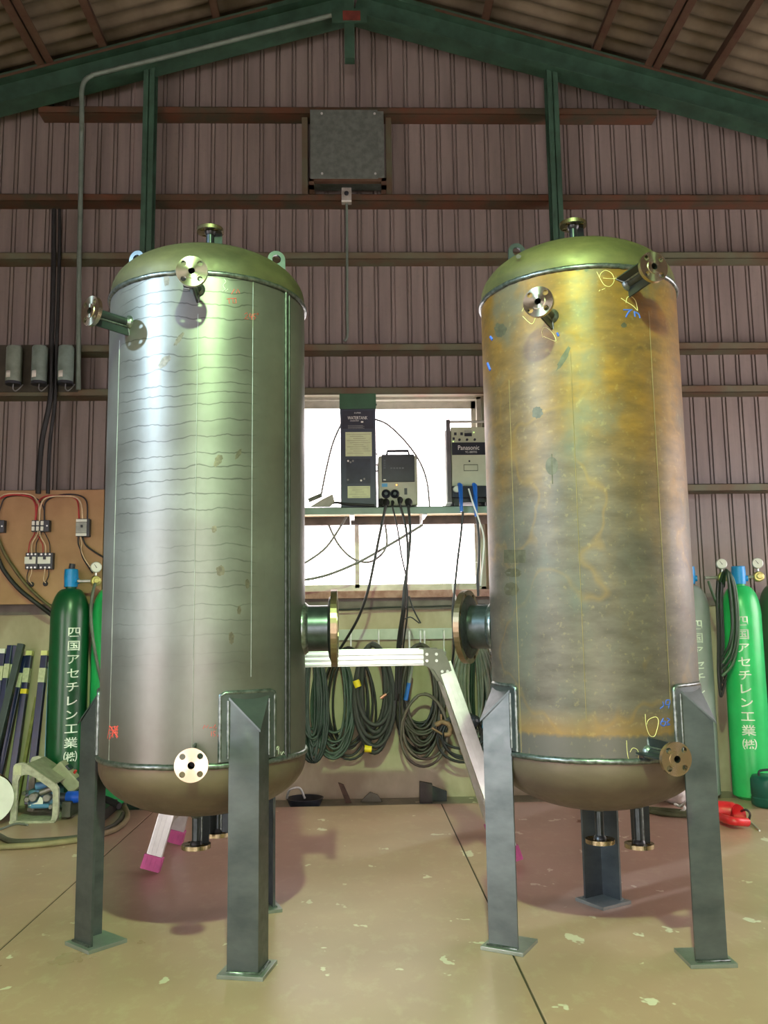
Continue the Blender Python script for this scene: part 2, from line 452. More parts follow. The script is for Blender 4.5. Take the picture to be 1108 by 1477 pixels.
# ---- side and front walls with openings (out of the picture, they shape the daylight)
m = MB()
def walls_with_hole(mb, axis, pos, a0, a1, h0, b0, b1, z0, z1, th=.1):
    for (p, q, c, d) in ((a0, b0, -.03, h0), (b1, a1, -.03, h0), (b0, b1, z1, h0), (b0, b1, -.03, z0)):
        if q - p < .001 or d - c < .001: continue
        if axis == 'x': mb.box(pos, pos + th, p, q, c, d)
        else: mb.box(p, q, pos, pos + th, c, d)
eave = RZ + .2 - RS * HW
m = MB(); walls_with_hole(m, 'x', -HW - .1, YF, YW + .2, eave, -2.8, .2, -.03, 2.5); m.build('wall_left', M_clad, None, kind='structure')
m = MB(); walls_with_hole(m, 'x', HW, YF, YW + .2, eave, 2.6, 5.2, .9, 2.6); m.build('wall_right', M_clad, None, kind='structure')
m = MB(); walls_with_hole(m, 'y', YF - .1, -HW, HW, eave + 1.6, -1.9, 1.9, -.03, 2.6); m.build('wall_front', M_clad, None, kind='structure')
# ---- roof
ce = empty('ceiling', (0, 0, RZ), kind='structure')
PZ = RZ + .195       # underside of purlins at the ridge
for sgn in (-1, 1):
    # rafter: H beam following the roof pitch, against the back wall
    ang = math.atan(RS); L = (HW + .1) / math.cos(ang); c, s_ = math.cos(ang), math.sin(ang)
    X = Vector((sgn * c, 0, -s_)); Zl = Vector((sgn * s_, 0, c)); Yl = Vector((0, 1, 0))
    M = Matrix(((X.x, 0, Zl.x, 0), (0, 1, 0, 5.55), (X.z, 0, Zl.z, RZ), (0, 0, 0, 1)))
    m = MB(); m.box(0, L, 0, .15, 0, .010, M=M).box(0, L, .07, .08, 0, .18, M=M).box(0, L, 0, .15, .17, .182, M=M)
    ra = m.build('rafter', M_green, ce)
    MB().box(.55, L, -.003, 0, .168, .186, M=M).build('rusted_edge', M_rust, ra)
    MB().box(.05, L, .01, .14, .182, .21, M=M).build('packing_strip', M_green, ra)
    # corrugated sheets
    y0, y1, pw = YF - .5, YW + .25, .13; n = int((y1 - y0) / pw * 6); vs = []; fs = []
    for i in range(n + 1):
        y = y0 + (y1 - y0) * i / n; d = .017 * math.cos(2 * math.pi * y / pw)
        for q in (-.02, L + .3):
            p = Vector((0, y, RZ)) + X * q + Zl * (.33 + d); vs.append(p)
    for i in range(n): fs.append((2 * i, 2 * i + 2, 2 * i + 3, 2 * i + 1))
    MB().add(vs, fs, True).build('roof_sheet', M_roof, ce)
    for q, dbl in ((.9, 0), (1.70, 0), (2.10, 1), (2.50, 0), (3.3, 0), (4.1, 0), (4.9, 0), (.12, 0)):
        m = MB()
        o = Vector((0, 0, RZ)) + X * q
        Mp = Matrix(((X.x, 0, Zl.x, o.x), (0, 1, 0, 0), (X.z, 0, Zl.z, o.z), (0, 0, 0, 1)))
        if dbl:
            m.box(-.055, -.005, YF, 5.70, .19, .195, M=Mp).box(-.012, -.006, YF, 5.70, .19, .31, M=Mp).box(.005, .055, YF, 5.70, .19, .195, M=Mp).box(.006, .012, YF, 5.70, .19, .31, M=Mp)
        else:
            m.box(-.025, .025, YF, 5.75, .212, .217, M=Mp).box(-.025, -.020, YF, 5.75, .212, .312, M=Mp).box(-.025, .025, YF, 5.75, .307, .312, M=Mp)
        m.build('roof_purlin', M_rust, ce)
    # frames further forward
    for yy in (-2.0,):
        Mq = M.copy(); Mq[1][3] = yy
        MB().box(0, L, 0, .15, 0, .010, M=Mq).box(0, L, .07, .08, 0, .18, M=Mq).box(0, L, 0, .15, .17, .182, M=Mq).build('rafter', M_green, ce)
MB().prism([(-.25, RZ + .29), (0, RZ + .36), (.25, RZ + .29), (.25, RZ + .31), (0, RZ + .385), (-.25, RZ + .31)], YF - .5, YW + .25, Matrix(((1, 0, 0, 0), (0, 0, 1, 0), (0, 1, 0, 0), (0, 0, 0, 1)))).build('ridge_cap', M_roof, ce)
MB().box(-.05, .018, 5.53, 5.60, 4.90, RZ + .35).build('king_post', M_green, ce)
g = MB().box(-.135, .105, 5.515, 5.528, 5.15, 5.255).build('ridge_gusset', M_green, ce)
MB().box(-.06, .06, 5.51, 5.515, 5.165, 5.235).build('rust_patch_plate', simple('red_rust', (104, 44, 34), .8, 0, .3, 20), g)

# ================================================================== LAMPS of the hall
def highbay(name, p, label, power, col, rad):
    e = empty(name, p, label, 'lamp')
    MB().lathe([[(.05, .30), (.09, .26), (.17, .10), (.21, 0.02)], [(.21, .02), (.205, .02), (.165, .10), (.085, .25), (.0, .27)]], Matrix.Translation(p), 32).build('reflector', M_alu, e)
    MB().cyl(.06, .30, .46, Matrix.Translation(p), 16, .01).build('ballast_housing', M_galv, e)
    MB().lathe([[(0, .03), (.03, .035), (.045, .08), (.04, .14), (.02, .2), (.02, .25)]], Matrix.Translation(p), 20).build('bulb', emit_mat(name + '_bulb', (235, 250, 235), 12), e)
    zr = RZ + .30 - RS * abs(p.x) 
    MB().tube([p + Vector((0, 0, .46)), Vector((p.x, p.y, zr))], .008).build('hanger_rod', M_galv, e)
    ld = D.lights.new(name + '_light', 'SPOT'); ld.energy = power; ld.color = col; ld.spot_size = math.radians(150); ld.spot_blend = .25; ld.shadow_soft_size = rad
    lo = D.objects.new(name + '_light', ld); COL.objects.link(lo); lo.parent = e; lo.location = (0, 0, 0.0)
    return e
highbay('mercury_lamp', MERCURY_P, 'bell-shaped high-bay lamp giving greenish light above the shop aisle', MERCURY_W, (.60, 1.0, .46), .07)
def flood(p, target, power, col):
    e = empty('flood_lamp', p, 'cool white flood lamp hung by the side door, aimed at the grey tank', 'lamp')
    d = (Vector(target) - p).normalized(); Fm = frame(d, p)
    MB().box(-.13, .13, -.10, .10, -.09, 0, .012, Fm).build('housing', M_galv, e)
    MB().box(-.11, .11, -.08, .08, .001, .004, 0, Fm).build('lens', emit_mat('flood_lens', (225, 238, 255), 8), e)
    for k in range(6): MB().box(-.12 + k * .046, -.112 + k * .046, -.09, .09, -.12, -.09, 0, Fm).build('cooling_fin', M_galv, e)
    MB().tube([p + Vector((0, 0, .1)), Vector((p.x, p.y, RZ + .30 - RS * abs(p.x)))], .012).build('hanger_rod', M_galv, e)
    ld = D.lights.new('flood_light', 'SPOT'); ld.energy = power; ld.color = col; ld.spot_size = math.radians(30); ld.spot_blend = .6; ld.shadow_soft_size = .05
    lo = D.objects.new('flood_light', ld); COL.objects.link(lo); lo.parent = e
    q = frame(-d).to_euler(); lo.rotation_euler = q; lo.location = d * .03
flood(LED_P, (-.55, 3.0, 1.85), LED_W, (.60, .84, 1.0))

# ================================================================== TANKS
R, ZL, ZU, HH = .356, .627, 2.245, .178
def oncyl(px, py, T, rr=R):
    d = ray(px, py); a = d.x ** 2 + d.y ** 2; b = -(d.x * T.x + d.y * T.y); cc = T.x ** 2 + T.y ** 2 - rr * rr
    q = b * b - a * cc; t = (-b - math.sqrt(max(q, 0))) / a
    return CAMP + d * t
def plate_holes(outer, holes, th):
    c = D.curves.new('outline', 'CURVE'); c.dimensions = '2D'; c.fill_mode = 'BOTH'; c.extrude = th / 2
    for poly in [outer] + holes:
        sp = c.splines.new('POLY'); sp.points.add(len(poly) - 1); sp.use_cyclic_u = True
        for i, p in enumerate(poly): sp.points[i].co = (p[0], p[1], 0, 1)
    o = D.objects.new('outline', c); COL.objects.link(o)
    dg = bpy.context.evaluated_depsgraph_get(); dg.update(); me = D.meshes.new_from_object(o.evaluated_get(dg))
    vs = [v.co.copy() for v in me.vertices]; fs = [list(p.vertices) for p in me.polygons]
    D.objects.remove(o); D.curves.remove(c); D.meshes.remove(me)
    return vs, fs
FLG = {}
def flange_mesh(ro, ri, th, nb, pcd, rb):
    k = (ro, ri, th, nb)
    if k not in FLG:
        FLG[k] = plate_holes(circ(ro, 48), [circ(ri, 24)] + [circ(rb, 16, pcd * math.cos((i + .5) * 2 * math.pi / nb), pcd * math.sin((i + .5) * 2 * math.pi / nb)) for i in range(nb)], th)
    return FLG[k]
def nozzle(tank, p, ax, L, rp, ro, th, nb, pcd, rb, mat, gus=(), boss=True, inset=.05, extra=None):
    """pipe from p along ax to a bolted flange whose outer face is L away"""
    p = Vector(p); ax = Vector(ax).normalized(); F = frame(ax, p)
    m = MB().lathe([[(rp, -inset), (rp, L - th * .3)], [(rp * .72, L - .06), (rp * .72, L + .001)], [(rp * .72, L + .001), (rp, L + .001)]], F, 28)
    pipe = m.build('nozzle', M_pipe, tank)
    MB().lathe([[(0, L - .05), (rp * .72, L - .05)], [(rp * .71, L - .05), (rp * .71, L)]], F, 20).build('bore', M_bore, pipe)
    vs, fs = flange_mesh(ro, rp * .72, th, nb, pcd, rb)
    T_ = F @ Matrix.Translation((0, 0, L - th / 2))
    MB().add([T_ @ v for v in vs], fs).build('flange', mat, pipe)
    # hub behind and raised face in front
    MB().lathe([[(rp * 1.45, L - th), (rp * 1.3, L - th - .008), (rp, L - th - .012)]], F, 24).build('flange_hub', M_weld_d, pipe)
    vs, fs = flange_mesh(pcd - rb - .004, rp * .72, .003, 0, 0, 0)
    T_ = F @ Matrix.Translation((0, 0, L + .001))
    MB().add([T_ @ v for v in vs], fs).build('raised_face', mat, pipe)
    if boss: MB().lathe([[(rp + .011, -.008), (rp + .010, .004), (rp + .004, .010), (rp, .014)]], F, 24).build('fillet_weld', M_weld, pipe)
    for d in gus:
        d = Vector(d).normalized(); d = (d - ax * d.dot(ax)).normalized(); Z = ax.cross(d)
        G = Matrix(((d.x, ax.x, Z.x, p.x), (d.y, ax.y, Z.y, p.y), (d.z, ax.z, Z.z, p.z), (0, 0, 0, 1)))
        MB().prism([(rp, -.03), (rp, L - th), (ro * .88, L - th), (ro * .95, -.05)], -.003, .003, G).build('gusset', M_gus, pipe)
        MB().tube([G @ Vector((rp + .002, .004 + .0, .003)), G @ Vector((rp + .002, L - th, .003))], .004, 6).tube([G @ Vector((rp, .004, .004)), G @ Vector((ro * .95, -.004, .004))], .004, 6).build('gusset_weld', M_weld, pipe)
    return pipe
def rad(a): return Vector((math.cos(math.radians(a)), math.sin(math.radians(a)), 0))
def make_tank(T, a0, label, shell, top, bot, weld_u, weld_l):
    t = empty('pressure_tank', (T.x, T.y, 0), label, 'tank')
    C = Matrix.Translation((T.x, T.y, 0))
    sh = MB().lathe([[(R, ZL), (R, ZU)]], C, 128).build('shell', shell, t)
    st = .028
    arc = [(R * math.cos(i / 20 * math.pi / 2), HH * math.sin(i / 20 * math.pi / 2)) for i in range(21)]
    MB().lathe([[(R, ZU), (R, ZU + st)] + [(r, ZU + st + z) for r, z in arc[1:]]], C, 96).build('top_head', top, t)
    MB().lathe([[(R, ZL), (R, ZL - st)] + [(r, ZL - st - z) for r, z in arc[1:]]], C, 96).build('bottom_head', bot, t)
    def ringweld(z, mat):
        pts = []
        for i in range(160):
            a = 2 * math.pi * i / 160; j = random.uniform(-.0012, .0012)
            pts.append((T.x + (R + .0005) * math.cos(a), T.y + (R + .0005) * math.sin(a), z + j))
        MB().tube(pts, .0095, 8, True).build('seam_weld', mat, t)
    ringweld(ZU, weld_u); ringweld(ZL, weld_l)
    for k in range(3):
        a = a0 + 120 * k; ro = rad(a); ta = Vector((-ro.y, ro.x, 0)); O = Vector((T.x, T.y, 0)); Cn = O + ro * .4274
        d1 = (-ro + ta).normalized(); d2 = (-ro - ta).normalized(); b, th = .100, .009
        ztop = lambda p: .742 + (Cn - p).dot(ro) * 1.25
        q = d1 + d2   # inward
        pl = [Cn, Cn + d1 * b, Cn + d1 * b + d2 * th, Cn + d1 * th + d2 * th, Cn + d2 * b + d1 * th, Cn + d2 * b]
        vs = [Vector((p.x, p.y, .012)) for p in pl] + [Vector((p.x, p.y, ztop(p))) for p in pl]; n = 6
        fs = [(i, (i + 1) % n, n + (i + 1) % n, n + i) for i in range(n)] + [(0, 1, 2, 3), (0, 3, 4, 5), (6, 7, 8, 9), (6, 9, 10, 11)]
        lg = MB().add(vs, fs).build('leg', M_leg, t)
        cp = [Cn + ro * .010, Cn + d1 * (b + .012) , Cn + d1 * b - ro * .012, Cn + d2 * b - ro * .012, Cn + d2 * (b + .012)]
        vs = [Vector((p.x, p.y, ztop(p) + .001)) for p in cp] + [Vector((p.x, p.y, ztop(p) + .009)) for p in cp]; n = 5
        MB().add(vs, [tuple(range(5)), tuple(range(5, 10))] + [(i, (i + 1) % n, n + (i + 1) % n, n + i) for i in range(n)]).build('cap_plate', M_leg, lg)
        Bm = Matrix(((d1.x, d2.x, 0, Cn.x), (d1.y, d2.y, 0, Cn.y), (0, 0, 1, 0), (0, 0, 0, 1)))
        MB().box(-.022, .125, -.022, .125, 0, .0125, .0015, Bm).build('base_plate', M_plate, lg)
        MB().tube([Bm @ Vector(v) for v in ((b, -.003, .014), (-.003, -.003, .014), (-.003, b, .014))], .0055, 6).build('foot_weld', M_weld, lg)
        # reinforcing pad on the shell with its weld
        h = math.radians(15.5); ar = math.radians(a); z0, z1 = ZL + .012, .852
        MB().lathe([[(R, z0), (R + .008, z0)], [(R + .008, z0), (R + .008, z1)], [(R + .008, z1), (R, z1)]], C, 12, ar - h, ar + h).build('pad_plate', M_leg, lg)
        path = []
        for f in [i / 12 for i in range(13)]: path.append((ar - h, z0 + (z1 - .02 - z0) * f))
        for f in [i / 12 for i in range(13)]: path.append((ar - h + 2 * h * f, z1 if 0 < f < 1 else z1 - .008))
        for f in [i / 12 for i in range(13)]: path.append((ar + h, z1 - .02 - (z1 - .02 - z0) * f))
        MB().tube([(T.x + (R + .003) * math.cos(g), T.y + (R + .003) * math.sin(g), z) for g, z in path], .007, 8).build('pad_weld', M_weld, lg)
        for dd in (d1, d2):
            p = Cn + dd * (b + .002)
            MB().tube([(p.x, p.y, z0 + .01), (p.x, p.y, ztop(p) - .004)], .006, 6).build('leg_weld', M_weld, lg)
    return t
def lug(t, T, a, r=.245, face=None):
    ro = rad(a); z = ZU + .028 + HH * math.sqrt(1 - (r / R) ** 2)
    f = Vector(face) if face else Vector((-ro.y, ro.x, 0))
    prof = [(-.034, -.05), (.034, -.05)] + [(.033 * math.cos(g), .05 + .033 * math.sin(g)) for g in [math.pi * i / 14 for i in range(15)]]
    vs, fs = plate_holes(prof, [circ(.017, 18, 0, .05)], .012)
    Fm = frame(f, (T.x + ro.x * r, T.y + ro.y * r, z), (0, 0, 1))
    MB().add([Fm @ v for v in vs], fs).build('lifting_lug', M_leg, t)
def stroke(mb, T, pts, w=.0018, off=.0008, smooth=True):
    q = [oncyl(x, y, T, R + off) for x, y in pts]
    mb.tube(spline(q, 5) if smooth and len(q) > 2 else q, w, 5)
SM = dict(rp=.0150, ro=.050, th=.014, nb=4, pcd=.0365, rb=.0090)
BG = dict(rp=.0826, ro=.138, th=.022, nb=8, pcd=.120, rb=.0115)

T1, T2 = Vector((-.5462, 3.1972, 0)), Vector((.8332, 3.1478, 0))
tk1 = make_tank(T1, 183, 'grey mill-scale steel tank with olive dome in front of dark green cylinder', tank_shell_mat('mill_scale'),
                head_mat('olive_head', (70, 68, 48), (106, 102, 72), .3, .52), head_mat('brown_head', (92, 80, 68), (116, 102, 84)), M_weld, M_weld)
tk2 = make_tank(T2, 195, 'ochre rust-bloomed steel tank with flange facing the hose coils', tank_shell_mat('rust_bloom'),
                head_mat('olive_head_rusted', (78, 78, 50), (122, 116, 74), .3, .5), head_mat('brown_head_rusted', (88, 76, 66), (112, 98, 84)), M_weld, M_weld)
def side_nozzle(t, T, a, z, L=.15, mat=M_flange, gus=((0, 0, -1),), **k):
    d = dict(SM); d.update(k); return nozzle(t, Vector((T.x, T.y, z)) + rad(a) * R, rad(a), L, mat=mat, gus=gus, **d)
DN = (0, 0, -1)
side_nozzle(tk1, T1, 273.3, 2.185, .155, M_flange, (DN, (-1, 0, .2)))
side_nozzle(tk1, T1, 230, 2.10, .15, M_flange, (DN,))
side_nozzle(tk1, T1, 275.5, .655, .15, M_flange_w, ((0, 0, 1),))
side_nozzle(tk1, T1, 0, 1.052, .117, M_flange_b, (), **BG)
side_nozzle(tk2, T2, 241.6, 2.085, .155, M_flange, (DN,))
side_nozzle(tk2, T2, 284.5, 2.185, .15, M_flange, (DN, (-1, 0, .4)))
side_nozzle(tk2, T2, 282.5, .652, .15, M_flange_w, ((0, 0, 1), (-1, 0, 0)))
side_nozzle(tk2, T2, 155, 1.05, .117, M_flange_b, (), **BG)
# crown nozzles
for t, T in ((tk1, T1), (tk2, T2)):
    nozzle(t, (T.x, T.y, ZU + .028 + HH), (0, 0, 1), .115, mat=M_flange_z, gus=((1, .3, 0),), **SM)
zb = ZL - .028 - HH
nozzle(tk1, (T1.x - .02, T1.y - .02, zb), (0, 0, -1), .115, mat=M_flange_z, gus=((.9, .4, 0),), **SM)
nozzle(tk1, (T1.x + .03, T1.y + .13, zb + .012), (0, 0, -1), .12, mat=M_flange_z, gus=((.9, -.4, 0), (-.5, -.8, 0)), **SM)
nozzle(tk2, (T2.x, T2.y, zb), (0, 0, -1), .12, mat=M_flange_z, gus=((.3, 1, 0),), **SM)
nozzle(tk2, (T2.x + .13, T2.y - .02, zb + .012), (0, 0, -1), .145, mat=M_flange_z, gus=((.9, .3, 0), (-.2, .9, 0)), **SM)
lug(tk1, T1, 3, .25, (.25, -1, 0)); lug(tk1, T1, 183, .27, (-.4, -1, 0))
lug(tk2, T2, 172, .215, (.1, -1, 0)); lug(tk2, T2, 20, .25, (.5, -1, 0))
# longitudinal seam, scribed lines and hand marks on the shells
def seam(t, T, a, mat, w=.006, z0=ZL, z1=ZU, name='long_seam_weld'):
    p = Vector((T.x, T.y, 0)) + rad(a) * (R + .0006)
    MB().tube([(p.x, p.y, z0 + (z1 - z0) * i / 30) for i in range(31)], w, 6).build(name, mat, t)
seam(tk1, T1, 328, M_weld_d, .009); seam(tk1, T1, 331.5, M_weld_d, .004)
for a, z1 in ((221.4, 2.05), (273.8, 2.10), (303.9, ZU)): seam(tk1, T1, a, M_scribe, .0010, ZL if a < 300 else .9, z1, 'scribe_line')
for a, z0, z1 in ((213, ZL, 1.9), (251, .75, 1.95), (297, .8, 2.1)): seam(tk2, T2, a, simple('scribe_ochre', (136, 116, 78), .6), .0009, z0, z1, 'scribe_line')
m = MB()
for k in range(4): stroke(m, T1, [(158 + k * 3.6, 1047 + (k % 2) * 2), (158 + k * 3.6 + random.uniform(-3, 3), 1065 - (k % 3))], .0012, smooth=False)
for k in range(3): stroke(m, T1, [(158, 1049 + k * 4.5), (170, 1048 + k * 4.5)], .0014, smooth=False)
stroke(m, T1, [(158, 1047), (170, 1063)], .002); stroke(m, T1, [(170, 1047), (158, 1066)], .002)
m.build('red_scribble', M_redp, tk1)
m = MB()   # 245 degrees, N-6, 15A and a faint note near the crown
for s_ in ([(353, 453), (356, 451), (358, 454), (353, 460), (358, 460)], [(361, 452), (360, 457), (365, 457)], [(364, 453), (363, 461)], [(369, 453), (366, 453), (366, 456), (369, 458), (366, 461)], [(371, 452), (373, 452), (373, 454), (371, 454), (371, 452)],
           [(293, 1051), (295, 1046), (298, 1050), (300, 1046)], [(302, 1050), (306, 1049)], [(311, 1045), (308, 1050), (311, 1052), (312, 1049)], [(305, 1055), (305, 1062)], [(311, 1055), (308, 1055), (308, 1058), (311, 1060), (308, 1062)], [(314, 1062), (316, 1055)],
           [(334, 424), (338, 417)], [(341, 423), (343, 417), (346, 423)], [(327, 431), (341, 430)], [(330, 431), (331, 438)], [(336, 431), (336, 437), (341, 437), (340, 431)]):
    stroke(m, T1, s_, .0010, smooth=False)
m.build('red_note', M_redp, tk1)
m = MB()
for s_ in ([(400, 1077), (399, 1081), (402, 1081), (402, 1077), (400, 1077), (402, 1081), (402, 1088)], [(405, 1084), (406, 1089), (409, 1084), (411, 1089)], [(323, 402), (326, 406), (322, 412), (325, 417), (321, 420)], [(325, 420), (329, 417)]):
    stroke(m, T1, s_, .0010)
m.build('chalk_note', M_chalkw, tk1)
m = MB()
for s_ in ([(861, 392), (866, 402), (872, 411), (880, 413), (886, 405), (883, 395), (874, 390), (867, 394), (865, 400)], [(870, 401), (882, 402), (889, 401)], [(896, 430), (905, 436), (913, 441), (920, 448)], [(903, 437), (905, 429), (911, 428), (917, 434), (920, 447)],
           [(756, 443), (753, 449)], [(754, 456), (762, 464), (768, 467), (772, 460), (771, 455)], [(783, 487), (782, 478), (786, 472), (792, 475), (799, 483), (802, 492), (793, 489), (784, 485)],
           [(904, 1068), (905, 1085), (908, 1097), (915, 1101), (921, 1093), (920, 1082), (913, 1079), (909, 1085)], [(931, 1030), (932, 1045), (937, 1060), (944, 1062), (948, 1052), (950, 1040), (946, 1034), (936, 1038), (933, 1045)],
           [(868, 418), (873, 416)], [(864, 420), (866, 418)]):
    stroke(m, T2, s_, .0010)
m.build('chalk_note', M_chalk, tk2)
m = MB()
for s_, w_ in (([(899, 447), (906, 447), (912, 447)], .003), ([(909, 448), (905, 453), (903, 458)], .0032), ([(915, 449), (916, 457)], .0035), ([(915, 450), (921, 453), (923, 459)], .003), ([(804, 480), (806, 485)], .004),
               ([(956, 1012), (957, 1018), (952, 1022)], .002), ([(961, 1010), (966, 1010), (965, 1016), (960, 1016), (961, 1010)], .0022), ([(966, 1014), (964, 1022)], .002), ([(957, 1036), (953, 1044), (958, 1047), (960, 1041), (955, 1041)], .0022), ([(962, 1036), (966, 1038), (962, 1042), (966, 1045), (961, 1046)], .0022),
               ([(708, 486), (711, 490)], .006), ([(704, 524), (708, 534)], .006)):
    m = MB(); stroke(m, T2, s_, w_, -.0006); m.build('blue_mark', M_bluep, tk2)
def patch(t, T, px0, px1, py0, py1, mat, name):
    """thin stain on the shell"""
    g = []
    for j in range(7):
        for i in range(7): g.append(oncyl(px0 + (px1 - px0) * i / 6, py0 + (py1 - py0) * j / 6, T, R + .0006))
    MB().add(g, [(j * 7 + i, j * 7 + i + 1, (j + 1) * 7 + i + 1, (j + 1) * 7 + i) for j in range(6) for i in range(6)], True).build(name, mat, t)
M_stain = simple('scorched_patch', (88, 84, 70), .5, .4, .2, 40)
patch(tk2, T2, 727, 758, 793, 812, M_stain, 'scorched_patch')
m = MB(); q = [oncyl(796 + 9 * math.cos(a), 672 + 13 * math.sin(a), T2, R + .0006) for a in [2 * math.pi * i / 20 for i in range(20)]]
m.add(q, [tuple(range(20))]); stroke(m, T2, [(796, 655), (797, 698)], .002, -.0008, False); m.build('scorched_patch', M_stain, tk2)

M_blot = simple('brown_blot', (112, 104, 94), .45, .6, .25, 60)
def blot(t, T, px, py, rx, ry, tilt=0, mat=M_blot):
    n = 22; rr = random.Random(int(px * 3 + py)); q = []
    for i in range(n):
        a = 2 * math.pi * i / n; k = 1 + rr.uniform(-.16, .16); u, v = rx * k * math.cos(a), ry * k * math.sin(a)
        q.append(oncyl(px + u * math.cos(tilt) - v * math.sin(tilt), py + u * math.sin(tilt) + v * math.cos(tilt), T, R + .0005))
    c = oncyl(px, py, T, R + .0005)
    MB().add(q + [c], [(i, (i + 1) % n, n) for i in range(n)], True).build('stain', mat, t)
for a_ in ((318, 823, 6, 8), (309, 763, 4, 5), (315, 664, 5, 10, .5), (344, 655, 3, 8, .5), (357, 842, 3, 7), (237, 522, 5, 12, .7), (258, 489, 3, 12, .6), (240, 404, 4, 9), (345, 880, 3, 6), (334, 920, 4, 9)): blot(tk1, T1, *a_)
for a_ in ((722, 476, 9, 10), (813, 517, 4, 20, .5), (748, 370, 4, 3), (833, 388, 4, 3), (846, 389, 3, 3), (740, 826, 12, 6), (738, 850, 11, 10), (900, 469, 4, 4), (775, 595, 8, 8)): blot(tk2, T2, *a_, mat=M_stain)

# ================================================================== GAS CYLINDERS
def cylinder_bottle(name, x, y, z1, rgb, label, letters=None, text_a=270, cap=True, capmat=None, tw=.036, lz=(1.06, .33)):
    c = empty(name, (x, y, 0), label, 'gas cylinder'); r = .116; Mx = Matrix.Translation((x, y, 0))
    mat = simple('cylinder_' + name + '_%d' % rgb[0], rgb, .32, 0, .10, 6, spec=.6)
    sh = z1 - .20
    prof = [(r, .02), (r, sh)] + [(.032 + (r - .032) * math.cos(a) ** .9 if a < 1.5 else .032, sh + .185 * math.sin(a)) for a in [math.pi / 2 * i / 12 for i in range(1, 13)]]
    MB().lathe([[(0, .012), (.09, 0), (r, .02)], prof, [(.032, sh + .185), (.034, z1)], [(.034, z1), (0, z1)]], Mx, 40).build('body', mat, c)
    if cap:
        v = MB().lathe([[(.040, z1 - .005), (.043, z1 + .06), (.040, z1 + .105)], [(.040, z1 + .105), (.033, z1 + .107), (.033, z1 + .08), (0, z1 + .08)]], Mx, 28).build('valve_cap', capmat or M_cyan, c)
        MB().cyl(.018, -.002, .012, frame((.9, -.3, 0), (x + .039, y - .013, z1 + .03)), 14).build('valve_outlet', capmat or M_cyan, v)
    if letters:
        n = len(letters)
        for i, ch in enumerate(letters):
            z = lz[0] + (lz[1] - lz[0]) * i / (n - 1); vs, fs = text_mesh(ch, .085, .0008, .011)
            if not vs: continue
            cx = (min(v.x for v in vs) + max(v.x for v in vs)) / 2; cy = (min(v.y for v in vs) + max(v.y for v in vs)) / 2
            k = 1.0
            out = []
            for v in vs:
                a = math.radians(text_a) + (v.x - cx) * k / r; rr = r + .0008
                out.append((x + rr * math.cos(a), y + rr * math.sin(a), z + (v.y - cy) * .78))
            MB().add(out, fs).build('painted_character', simple('stencil_white', (222, 228, 222), .6), c)
    return c
TXT = '四国アセチレン工業㈱'
cg = cylinder_bottle('dark_green', -1.79, 5.56, 1.335, (10, 78, 44), 'dark green gas cylinder with white lettering beside the blue bars', TXT, 302, lz=(1.05, .31))
cylinder_bottle('light_green', -1.545, 5.60, 1.335, (40, 178, 96), 'bright green gas cylinder behind the grey tank, next to dark green one')
cylinder_bottle('grey', 2.092, 5.50, 1.30, (150, 156, 160), 'light grey gas cylinder with white lettering behind the ochre tank', TXT, 264, lz=(1.04, .32))
cylinder_bottle('bright_green', 2.375, 5.41, 1.292, (44, 184, 104), 'bright green gas cylinder with white lettering and hose over its shoulder', TXT, 246)
cylinder_bottle('olive', 2.64, 5.47, 1.30, (64, 84, 66), 'dull dark green gas cylinder beside the bright green lettered one', None, cap=False)
# the cylinders' custom names
for o in list(D.objects):
    if o.get('category') == 'gas cylinder': o.name = 'gas_cylinder'
MB().tube([(-1.79, 5.56, 1.43), (-1.785, 5.56, 1.475)], [.02, .018], 12).build('valve_spindle', M_plastic, cg)
def regulator(x, y, z, label, d=(0, -1, 0), face=None, right=True):
    e = empty('gas_regulator', (x, y, z), label, 'regulator'); f = Vector(d)
    brass = simple('brass', (196, 186, 120), .3, .8, .15); s = 1 if right else -1
    MB().cyl(.032, -.02, .03, frame(f, (x, y, z)), 24, .006).build('body', brass, e)
    MB().cyl(.018, .03, .055, frame(f, (x, y, z)), 16, .004).build('adjusting_knob', brass, e)
    MB().tube([(x, y, z + .02), (x, y, z + .06)], .007).tube([(x - s * .02, y, z), (x - s * .11, y, z)], .010).build('stem', M_alu, e)
    g = MB().cyl(.034, -.012, .012, frame(f, (x, y, z + .085)), 28, .004).build('gauge', M_alu, e)
    MB().cyl(.029, .0125, .0135, frame(f, (x, y, z + .085)), 24).build('dial', M_white, g)
    Fd = frame(f, (x, y, z + .085))
    MB().prism([(-.002, -.006), (.002, -.006), (.001, .022), (-.001, .022)], .0137, .0145, Fd @ Matrix.Rotation(.6, 4, 'Z')).build('needle', M_plastic, g)
    return e
p = at(1042, 833, 5.50); regulator(p.x, 5.50, p.z, 'brass gas regulator with pale gauge on the grey cylinder', (-.2, -1, .1))
p = at(1094, 832, 5.47); regulator(p.x, 5.47, p.z, 'gas regulator with white dial between bright and dull green cylinders', (-.25, -1, .05))
p = at(138, 838, 5.50); regulator(p.x, 5.50, p.z, 'dusty gas regulator beside the dark green cylinder cap', (.4, -1, 0))

